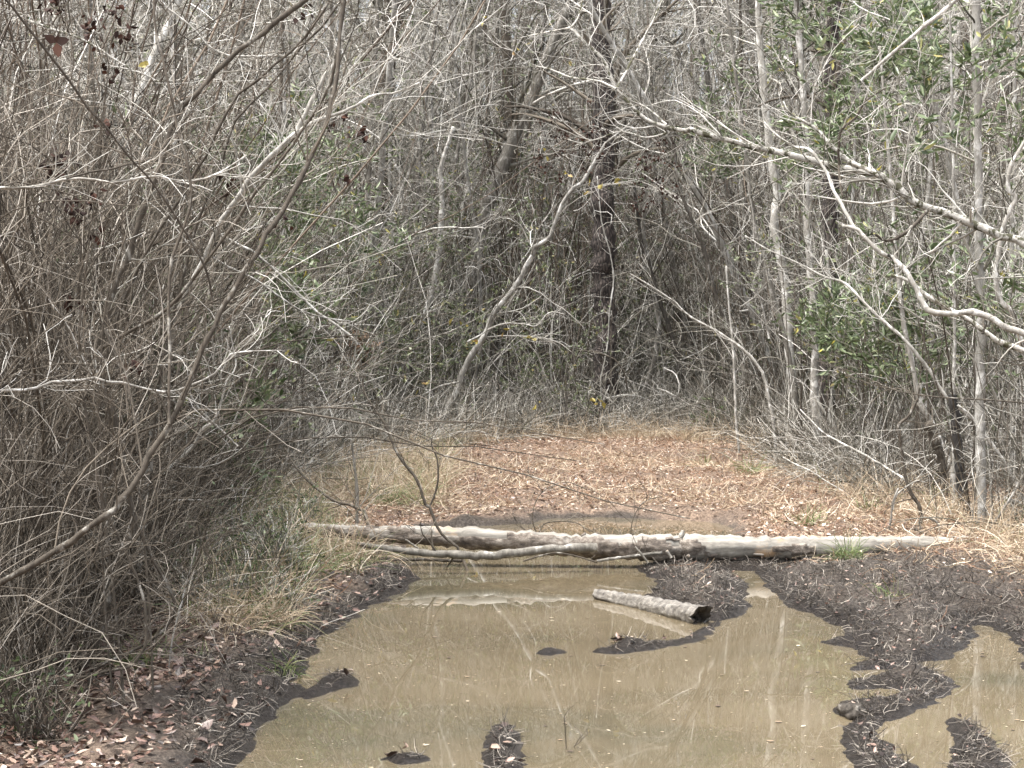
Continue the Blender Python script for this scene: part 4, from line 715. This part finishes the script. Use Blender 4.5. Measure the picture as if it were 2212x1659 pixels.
BOUND = np.array([(-400, 1720), (-60, 1600), (110, 1520), (260, 1420), (400, 1300), (480, 1180), (560, 1110), (640, 1060), (720, 1010), (950, 978), (1200, 958), (1500, 950), (1640, 975), (1700, 1010), (1850, 1060), (2000, 1110), (2110, 1170), (2212, 1210), (2400, 1290), (2700, 1420)], float)
def dmin(xd):
    y = np.interp(xd, BOUND[:, 0], BOUND[:, 1]); return 1.45 * FPX / (y - 700)
USED = set()
def nearf(x): return np.interp(x, [0, 300, 560, 700, 1640, 1800, 2400], [2.5, 3.5, 3.2, 3.2, 3.4, 4.5, 3.5])
def scatter(protos, n, d0, d1, xr=(-120, 2330), sc=(.8, 1.2), label=None, group=None, pw=1.0, tilt=.08, near=None):
    xd = rng.uniform(*xr, n * 4); lo = np.maximum(dmin(xd) + (near if near is not None else nearf(xd) * (rng.random(n * 4) > .015)), d0); u = rng.random(n * 4) ** pw; d = lo + (d1 - lo) * u
    ok = lo < d1
    for cx, hw, dc in ((1305, 46, 23.8), (1785, 42, 20.), (2068, 34, 14.), (2115, 30, 13.), (900, 60, 22.), (1770, 26, 18.4)): ok &= ~((np.abs(xd - cx) < hw + 350 / d) & (d < dc))
    xd, d = xd[ok][:n], d[ok][:n]; X = (xd - 1106) / FPX * d; Hh = height(X, d)
    for x, y, z in zip(X, d, Hh):
        p = protos[rng.integers(len(protos))]; args = ((x, y, z), rng.uniform(0, 6.28), rng.uniform(*sc), (rng.normal(0, tilt), rng.normal(0, tilt)))
        if p.name not in USED:
            USED.add(p.name); p.location = args[0]; p.rotation_euler = (*args[3], args[1]); p.scale = (args[2],) * 3
        else: dup(p, *args)

def group(fn, k): return [fn() for _ in range(k)]
LB = 'brown many stemmed bare brush in the dense thicket on the left'
g1 = group(lambda: proto_brush('bark_brown', 'twig_brown', (2.4, 4.2), 11, .16, (.004, .010), 36, 80, nm='brush', lab=LB, grp='bare brown brush of the left thicket'), 4)
scatter(g1, 20, 10.8, 17, (-160, 500), (.8, 1.1), pw=1., tilt=.04)
scatter(g1, 9, 7.4, 9.5, (-160, 190), (.8, 1.), pw=1., tilt=.04, near=.2)
LG = 'grey many stemmed bare shrub in the woods behind the clearing'
g2 = group(lambda: proto_brush('bark_grey', 'twig_grey', (1.8, 3.6), 10, .2, (.005, .012), 90, 300, nm='bare_shrub', lab=LG, grp='bare grey shrubs in the woods'), 5)
scatter(g2, 150, 12, 44, pw=1.2)
LO = 'shrub with small olive leaves scattered among bare twigs in the woods'
g3 = group(lambda: proto_brush('bark_grey', 'twig_grey', (2., 4.2), 8, .2, (.006, .012), 80, 240, ('leaf_olive', 1500, .06, .022), nm='leafy_shrub', lab=LO, grp='olive leaved shrubs in the woods'), 4)
scatter(g3, 110, 13, 44, (-100, 2330), pw=1.2)
LS = 'thin pale bare sapling in the tangled woods behind the clearing'
g4 = group(lambda: proto_sapling('bark_pale', 'twig_pale', rng.uniform(6, 9.5), rng.uniform(.025, .05), lab=LS, grp='thin pale saplings in the woods'), 5)
scatter(g4, 80, 13, 48, pw=1.1)
LS2 = 'thin grey brown bare sapling in the tangled woods'
g5 = group(lambda: proto_sapling('bark_grey', 'twig_grey', rng.uniform(6, 10), rng.uniform(.03, .06), nm='grey_sapling', lab=LS2, grp='thin grey brown saplings in the woods'), 5)
scatter(g5, 90, 13, 50, pw=1.1)
LT = 'tall straight tree trunk far back in the woods with few bare limbs'
g6 = group(lambda: proto_sapling('bark_brown' if rng.random() < .25 else 'bark_grey', 'twig_grey', rng.uniform(12, 15), rng.uniform(.09, .17), 40, 200, 420, 'tall_tree', LT, 'tall trees far back in the woods', None, .04, 'tree', 10, (1., 3.2), .3), 5)
scatter(g6, 60, 25, 60, pw=1.0, tilt=.03)
LV = 'curtain of thin reddish brown vines hanging in the woods'
g7 = group(lambda: proto_vines('twig_red', LV, 'vine curtains in the woods'), 3)
scatter(g7, 46, 17, 36, (100, 2330), pw=1.0, tilt=.02)
scatter(g7, 4, 9, 13, (-150, 160), pw=1.2, tilt=.02)
LK = 'low tangled bramble of thin bare twigs along the edge of the woods'
g8 = group(lambda: proto_tangle(LK, 'low brambles at the edge of the woods', 'twig_grey' if rng.random() < .5 else 'twig_brown'), 5)
scatter(g8, 100, 8, 34, (560, 2330), pw=1.6, near=1.3, sc=(.55, .9))
LP_ = 'young pine with soft grey green needles among the bare twigs'
g9 = group(lambda: proto_pinelet(LP_, 'young pines in the woods'), 3)
scatter(g9, 16, 15, 34, (380, 1250), pw=1.0)

def evergreen(x, y, d, hgt, lab, n=500, l=.085, w=.026, spread=.5, mat='leaf_green', zr=None):
    """evergreen spray whose leafy middle shows at (x, y); stands on the ground below"""
    if y < 1000: d = max(d, float(dmin(x)) + float(nearf(x)) * .3)
    c = at(x, y, d); gz = hz(c[0], c[1]); r = root('evergreen_shrub', lab, 'evergreen shrub', (c[0], c[1], gz)); H = c[2] - gz
    k = 6 if n > 60 else 2; p0 = np.array([c[0], c[1], gz - .1]) + rng.normal(0, .06, (k, 3)) * [1, 1, 0]
    P = walk(p0, np.stack([rng.normal(0, .1, k), rng.normal(0, .1, k), np.ones(k)], 1), np.full(k, H + .1) * rng.uniform(.8, 1.15, k), 10, .15, .2, .2); R = rng.uniform(.004, .009, k)[:, None] * np.linspace(1, .4, 10)
    obj('stems', Tubes().add(P, R, 5), M['bark_brown'], r)
    t0 = max(.1, 1 - hgt / max(H, .1)); P1, R1 = spawn(P, R, 40, spread * .5, spread * 1.3, .5, 1.3, 6, .3, .3, .6, t0, 1, .003); P2, R2 = spawn(P1, R1, 130, .1, .35, .3, .9, 5, .3, .2, .7, .3, 1, .002)
    obj('twigs', Tubes().add(P1, R1, 4).add(P2, R2, 3), M['twig_brown' if d < 8 else 'twig_grey'], r); n = int(n * (2.3 if d > 12 else 1)); p_, d_ = tip_dirs(np.concatenate([P2, resample_all(P1)]), n, .15)
    obj('foliage', Tubes().leaves(p_, d_, rng.uniform(l * .6, l * 1.2, n), rng.uniform(w * .7, w * 1.2, n)), M[mat], r)
for a in [(1640, 190, 10.5, .5, 'evergreen shrub with narrow glossy leaves above the middle of the mossy leaning tree', 420), (1800, 130, 11., .5, 'evergreen shrub with narrow leaves below the top edge, right of the middle', 460), (1890, 210, 10.8, .45, 'evergreen spray of narrow leaves just left of the upper slanting pole', 460),
          (2000, 110, 11.2, .5, 'evergreen shrub with narrow leaves in the top right corner', 420), (2130, 90, 11.4, .5, 'dark evergreen spray beside the flaky pale trunk near the top', 300), (1720, 60, 11.3, .4, 'narrow leaved evergreen touching the top edge', 300), (1560, 250, 10.6, .35, 'small evergreen spray left of the glossy leaved evergreens', 200),
          (1850, 660, 12.2, .5, 'green leafed shrub with yellow leaves behind the leaning white pole', 480), (1930, 690, 12.3, .5, 'bright green leafed shrub above the charred trunk', 420), (1790, 620, 12.6, .3, 'pale green sprig left of the leaning white pole', 180), (1990, 590, 11.4, .3, 'dark green big leafed sprig between the right limbs', 120),
          (2190, 620, 12., .5, 'evergreen shrub at the right edge under the limbs', 240), (1330, 410, 14., .12, 'yellow green leafed sprig hanging in front of the dark scaly pine', 40), (650, 300, 15, .8, 'evergreen shrub with small leaves behind the white leaning tree', 420),
          (300, 640, 12, .7, 'evergreen shrub behind the elbow of the crooked tree', 420), (330, 800, 11, .6, 'bright evergreen shrub left of the arching sapling', 420), (560, 610, 14, .5, 'pale leaved evergreen at the left rim of the clearing', 300), (180, 420, 11, .7, 'evergreen shrub behind the upper left boughs', 300), (560, 420, 16, .8, 'soft green shrub between the white leaning tree and the forked grey trunk', 420), (730, 330, 19, .9, 'soft green shrub behind the fork of the white leaning tree', 420), (450, 880, 13, .6, 'low evergreen shrub behind the foot of the zigzag white branch', 320),
          (350, 1200, 9.6, .5, 'leafy green weed under the zigzag white branch', 300), (420, 1270, 9.2, .4, 'leafy green weed left of the straw pale stem', 260), (500, 1280, 9.3, .35, 'leafy green weed right of the straw pale stem', 240), (520, 1130, 11.2, .4, 'leafy green weed at the upper edge of the left grass bank', 260), (620, 1190, 10.4, .3, 'leafy green weed just below the left end of the log', 200),
          (460, 1190, 10.2, .5, 'low green leafy plant on the left grass bank, nearest the thicket', 420), (560, 1200, 10.4, .4, 'low green leafy plant on the left grass bank, below the grass', 380), (640, 1100, 12.3, .35, 'low green leafy plant at the left end of the fallen log', 220), (590, 1265, 9.4, .3, 'small green plant low on the left bank near the puddle', 180),
          (30, 1500, 6.6, .3, 'dark green leafy shrub at the bottom left corner', 130), (100, 1560, 6.4, .2, 'dark green leafy sprig on the litter at the bottom left', 130), (1570, 950, 20, .35, 'small green and red leafed plant at the right rim of the clearing', 160), (1180, 960, 22.6, .4, 'low green weed clump at the far rim of the clearing', 240)]:
    small = a[2] > 9 and a[1] > 1000
    evergreen(*a, l=.03 if small else (.036 if a[2] < 7 else .10), w=.013 if small else (.014 if a[2] < 7 else .026), spread=.2 if small or a[2] < 7 else .5, mat='leaf_green')

# ------------------------------------------------------------------ stuff: far woods, undergrowth, litter, grass, mud fibres
def wedge(n, d0, d1, xr=(-180, 2400), pw=1.0):
    d = d0 + (d1 - d0) * rng.random(n) ** pw; xd = rng.uniform(*xr, n); return (xd - 1106) / FPX * d, d, xd
def far_woods():
    n = 330; X, Y, _ = wedge(n, 44, 82, (-300, 2500)); Zg = height(X, Y)
    P = walk(np.stack([X, Y, Zg - .2], 1), np.stack([rng.normal(0, .06, n), rng.normal(0, .06, n), np.ones(n)], 1), rng.uniform(8, 15, n), 10, .15, .1, .15); R = rng.uniform(.04, .16, n)[:, None] * np.linspace(1, .4, 10)
    t = Tubes().add(P, R, 6); P1, R1 = spawn(P, R, 3600, .8, 3., .4, 1.2, 6, .4, .4, .35, .1, 1, .012); P2, R2 = spawn(P1, R1, 14000, .4, 1.6, .4, 1., 5, .4, .2, .6, .1, 1, .008)
    t.add(P1, R1, 3).add(P2, R2, 3); tag(obj('distant_woods', t, M['twig_grey']), 'far bare woods reading as one grey mass of trunks and twigs', 'woods', kind='stuff')
def undergrowth():
    n = 24000; X, Y, xd = wedge(n * 2, 7, 44, pw=.85); ok = Y > dmin(xd) + nearf(xd) * 1.; X, Y = X[ok][:n], Y[ok][:n]; n = len(X); Zg = height(X, Y)
    P = walk(np.stack([X, Y, Zg + rng.random(n) ** 1.5 * 4.5], 1), rng.normal(size=(n, 3)) * [1, 1, .8] + [0, 0, .25], rng.uniform(.4, 1.6, n), 6, .5, 0, 1.2)
    R = rng.uniform(.0018, .0045, n)[:, None] * np.linspace(1, .5, 6) * (1 + Y[:, None] / 30)
    t = Tubes().add(P, R, 3); m = 11000; X, Y, xd = wedge(m * 2, 7, 40, pw=.9); ok = Y > dmin(xd) + nearf(xd) * .8 * (rng.random(len(X)) > .05); X, Y = X[ok][:m], Y[ok][:m]; m = len(X)
    P = walk(np.stack([X, Y, height(X, Y) - .05], 1), np.stack([rng.normal(0, .2, m), rng.normal(0, .2, m), np.ones(m)], 1), rng.uniform(.6, 3.4, m), 7, .3, .2, .5)
    t.add(P, rng.uniform(.002, .005, m)[:, None] * np.linspace(1, .5, 7) * (1 + Y[:, None] / 30), 3)
    tag(obj('undergrowth', t, M['twig_grey']), 'dense tangle of thin bare twigs and stems filling the woods', 'undergrowth', kind='stuff')
    m = 12000; xd = rng.uniform(560, 1950, m); Y = dmin(xd) + 5. * rng.random(m) ** 1.4 + .1; X = (xd - 1106) / FPX * Y
    P = walk(np.stack([X, Y, height(X, Y) - .02], 1), np.stack([rng.normal(0, .6, m), rng.normal(0, .6, m), np.ones(m)], 1), rng.uniform(.25, 1.15, m), 6, .5, -.6, 1.)
    tag(obj('rim_weeds', Tubes().add(P, rng.uniform(.002, .005, m)[:, None] * np.linspace(1, .5, 6), 3), M['twig_grey']), 'low dead weed stems standing along the far rim of the clearing', 'weeds', kind='stuff')
def left_brush():
    n = 15000; xd = rng.uniform(-220, 560, n); Y = dmin(xd) + .1 + 4.5 * rng.random(n) ** .9; X = (xd - 1106) / FPX * Y
    P = walk(np.stack([X, Y, height(X, Y) - .03 + 2.2 * rng.random(n) ** 2.2], 1), np.stack([rng.normal(0, .38, n), rng.normal(0, .38, n), np.ones(n)], 1), rng.uniform(.25, 1.0, n), 7, .5, .1, .9)
    tag(obj('thicket_undergrowth', Tubes().add(P, rng.uniform(.0014, .0036, n)[:, None] * np.linspace(1, .45, 7), 3), M['twig_brown']), 'brown tangle of thin upright stems filling the foot of the left thicket', 'undergrowth', kind='stuff')
def fallen_straw():
    n = 26000; X, Y, xd, s = on_ground(n * 3, 10, 25.5, (500, 2300), 1.0); ok = (s > .2) & (fbm(X, Y, .9, 3, 61) > -.05) & (rng.random(len(X)) < 1 - mudmask(X, Y, s)); X, Y, s = X[ok][:n], Y[ok][:n], s[ok][:n]; k = len(X)
    P = walk(np.stack([X, Y, height(X, Y, s) + rng.uniform(.003, .03, k)], 1), np.stack([rng.normal(size=k), rng.normal(size=k), rng.normal(.1, .2, k)], 1), rng.uniform(.06, .2, k), 5, .3, -.4, 1.)
    tag(obj('fallen_straw', Tubes().ribbons(P, np.full((k, 5), .0022)), M['straw']), 'pale flattened straw strewn over the clearing', 'straw', kind='stuff')
def fine_twigs():
    n = 30000; X, Y, xd = wedge(n, 23, 48, (-100, 2320), .8); ok = Y > dmin(xd) + 3; X, Y = X[ok], Y[ok]; n = len(X)
    P = walk(np.stack([X, Y, height(X, Y) + .5 + rng.random(n) * 9.5], 1), rng.normal(size=(n, 3)) * [1, 1, .9], rng.uniform(.5, 1.8, n), 7, .6, 0, 1.5)
    tag(obj('canopy_twigs', Tubes().add(P, rng.uniform(.0035, .008, n)[:, None] * np.linspace(1, .5, 7), 3), M['twig_pale']), 'haze of fine pale twigs high in the woods behind the clearing', 'twigs', kind='stuff')
def distant_foliage():
    n = 240000; X, Y, xd = wedge(n, 20, 56, (-200, 2400), .9); ok = Y > dmin(xd) + 4; X, Y, xd = X[ok], Y[ok], xd[ok]; z0 = height(X, Y); hh = rng.random(len(X)) ** 1.1 * 11
    c = fbm(X * .8 + Y * .31, hh * .8 + Y * .7, 1.3, 3, 91) + .35 * fbm(X, Y, 7., 2, 92)
    ok = c > .27 - .15 * np.exp(-((xd - 550) / 420) ** 2) - .08 * (xd > 1750); X, Y, Zf = X[ok], Y[ok], (z0 + hh + .3)[ok]; k = len(X); L = rng.uniform(.05, .11, k) * (.6 + Y / 60)
    tag(obj('distant_foliage', Tubes().leaves(np.stack([X, Y, Zf], 1), rng.normal(size=(k, 3)), L, L * rng.uniform(.25, .45, k), .3), M['leaf_olive']), 'soft olive green haze of small evergreen leaves deep in the woods', 'foliage', kind='stuff')
def pine_straw():
    n = 42000; X, Y, xd, s = on_ground(n * 3, 9, 25, (300, 2300), 1.0); ok = (s > .15) & (rng.random(len(X)) < 1 - mudmask(X, Y, s)); X, Y, s = X[ok][:n], Y[ok][:n], s[ok][:n]; k = len(X)
    P = walk(np.stack([X, Y, height(X, Y, s) + rng.uniform(.003, .03, k)], 1), np.stack([rng.normal(size=k), rng.normal(size=k), rng.normal(0, .15, k)], 1), rng.uniform(.05, .16, k), 4, .3, -.1, .8)
    tag(obj('pine_straw', Tubes().ribbons(P, np.full((k, 4), .0022)), M['needle_dead']), 'orange brown fallen pine needles matted over the clearing', 'pine needles', kind='stuff')
far_woods(); undergrowth()
def on_ground(n, d0, d1, xr, pw=.8):
    X, Y, xd = wedge(n, d0, d1, xr, pw); s = shore(X, Y); return X, Y, xd, s
def litter():
    for nm, matn, n, sel in (('leaf_litter', 'litter', 100000, 0), ('leaf_litter', 'litter_dark', 48000, 1)):
        X, Y, xd, s = on_ground(n * 3, 5.8, 30, (-200, 2400), 1.0)
        mk = mudmask(X, Y, s); u = rng.random(len(X))
        near = Y < 12.2
        ok = (s > .03) & (u < ((1 - mk) * np.where(near, .35, 1.) if sel == 0 else np.where(near, .2 + .8 * (1 - mk) * (xd < 1100) - .0 * (xd > 1300), .12 * (1 - mk) + .1)))
        X, Y, s = X[ok][:n], Y[ok][:n], s[ok][:n]; k = len(X); Zg = height(X, Y, s)
        d = np.stack([rng.normal(size=k), rng.normal(size=k), rng.normal(0, .28, k)], 1); nr = np.stack([rng.normal(0, .45, k), rng.normal(0, .45, k), np.ones(k)], 1)
        L = rng.uniform(.012, .045, k) if sel == 0 else rng.uniform(.018, .058, k) * np.where(X > .6, .55, 1); o = obj(nm, Tubes().leaves(np.stack([X, Y, Zg + rng.uniform(.002, .025, k)], 1), d, L, L * rng.uniform(.3, .65, k), .3, nr), M[matn], smooth=False)
        tag(o, 'pinkish brown dead leaves and needles covering the clearing' if sel == 0 else 'dark wet dead leaves strewn over the banks near the puddle', 'leaf litter', kind='stuff')
litter(); left_brush(); fallen_straw(); fine_twigs(); distant_foliage(); pine_straw()
GRASS = [gpoly(p) for p in ([(380, 1330), (420, 1180), (560, 1090), (640, 1040), (760, 985), (950, 975), (960, 1010), (930, 1060), (900, 1120), (690, 1120), (660, 1160), (700, 1200), (780, 1222), (740, 1260), (640, 1290), (600, 1340), (500, 1400)],
                            [(950, 985), (1200, 958), (1500, 950), (1660, 975), (1720, 1020), (1600, 1000), (1450, 985), (1250, 985), (1050, 1000)],
                            [(1650, 1000), (1900, 1080), (2100, 1150), (2300, 1210), (2300, 1290), (2180, 1240), (2110, 1190), (1980, 1160), (1850, 1120), (1750, 1060)])]
def blades(nm, matn, n, hmin, hmax, pick, lab, w=(.0012, .0030)):
    X, Y, xd, s = on_ground(n * 14, 7, 25, (250, 2400), 1.0); g = np.full(X.shape, 9.)
    for p in GRASS: g = np.minimum(g, poly_sd(X, Y, p))
    cl = fbm(X, Y, .5, 3, 55); ok = (g < .15 + .3 * cl) & (s > .12) & (rng.random(len(X)) < pick(X, Y, xd, cl)); X, Y, s = X[ok][:n], Y[ok][:n], s[ok][:n]; k = len(X)
    P = walk(np.stack([X, Y, height(X, Y, s) - .01], 1), np.stack([rng.normal(0, .5, k), rng.normal(0, .5, k), np.ones(k)], 1), rng.uniform(hmin, hmax, k), 6, .25, -1.3, .9)
    tag(obj(nm, Tubes().ribbons(P, rng.uniform(*w, k)[:, None] * np.array([1, 1, .95, .8, .55, .15])), M[matn]), lab, 'grass', kind='stuff')
blades('dry_grass', 'straw', 30000, .12, .5, lambda x, y, xd, c: np.clip(.6 + c, .1, 1) * np.where(xd > 1640, .3, np.where((xd < 900) & (y < 15), .45, 1.)), 'dry straw coloured grass along the banks and the rim of the clearing')
blades('green_grass', 'grass_green', 15000, .1, .38, lambda x, y, xd, c: np.clip(.45 - c, .05, 1) * ((xd < 1000) | (rng.random(len(xd)) < .08)), 'thin green grass growing through the dry grass of the left bank')
def mudstuff():
    n = 30000; X, Y, xd, s = on_ground(n * 4, 6.2, 13, (380, 2400), 1.0); mk = mudmask(X, Y, s); ok = (s > .035) & (rng.random(len(X)) < mk); X, Y, s = X[ok][:n], Y[ok][:n], s[ok][:n]; k = len(X)
    P = walk(np.stack([X, Y, height(X, Y, s) - .002], 1), np.stack([rng.normal(size=k), rng.normal(size=k), rng.normal(.08, .22, k)], 1), rng.uniform(.02, .10, k), 4, .5, -.5, 1.2)
    tag(obj('mud_debris', Tubes().add(P, rng.uniform(.0009, .0026, k)[:, None] * np.linspace(1, .5, 4), 3), M['mud_fibre']), 'dark roots and straw bits matted in the churned mud', 'debris', kind='stuff')
    n = 1300; X, Y, xd, s = on_ground(n * 3, 6.2, 12.5, (480, 2300), 1.0); ok = s < -.03; X, Y = X[ok][:n], Y[ok][:n]; k = len(X)
    d = np.stack([rng.normal(size=k), .5 * rng.normal(size=k), np.zeros(k)], 1); L = np.where(rng.random(k) < .94, rng.uniform(.006, .013, k), rng.uniform(.015, .035, k))
    tag(obj('floating_leaves', Tubes().leaves(np.stack([X, Y, np.full(k, .004)], 1), d, L, L * rng.uniform(.25, .8, k), .04, np.tile([0., 0, 1], (k, 1))), M['debris'], smooth=False), 'tiny floating leaf bits and specks on the muddy water', 'debris', kind='stuff')
mudstuff()
def tuft(x, y, lab, n=70, h=(.1, .28), mat='grass_green', z=.1):
    c = gp(x, y, z); gz = hz(c[0], c[1]); P = walk(np.array([c[0], c[1], gz - .01]) + rng.normal(0, .045, (n, 3)) * [1, 1, 0], np.stack([rng.normal(0, .45, n), rng.normal(0, .45, n), np.ones(n)], 1), rng.uniform(*h, n), 6, .2, -1.2, .6)
    o = obj('grass_tuft', Tubes().ribbons(P, rng.uniform(.0015, .003, n)[:, None] * np.array([1, 1, .95, .8, .55, .15])), M[mat], None, (c[0], c[1], gz)); tag(o, lab, 'grass tuft')
for a in [(1620, 1036, 'green grass tuft on the far right of the clearing', 90, (.15, .4)), (1520, 1020, 'pale grass tuft at the far rim of the clearing', 60, (.12, .3)), (1745, 1140, 'green grass tuft behind the pale half of the log', 90, (.1, .25)), (1830, 1205, 'grey green grass tuft in front of the right part of the log', 130, (.1, .3)),
          (590, 1340, 'yellow green grass tuft on the left shore', 120, (.15, .35), 'straw'), (310, 1440, 'grass tuft standing in dark litter under the looping stems', 70, (.12, .3)), (612, 1420, 'dark green sedge tuft at the left waterline', 40, (.08, .18)), (420, 1420, 'small green sprout on the left leaf litter', 24, (.05, .12)), (1880, 1110, 'dark green fern like tuft on the right of the clearing', 50, (.1, .2)),
          (1930, 1290, 'thin grass tuft on the right mud bank', 30, (.08, .2)), (985, 1182, 'tan straw tuft hanging on the log branch', 60, (.12, .22), 'straw'), (1290, 1195, 'tan straw tuft standing in water under the log', 40, (.08, .16), 'straw')]:
    tuft(*a)
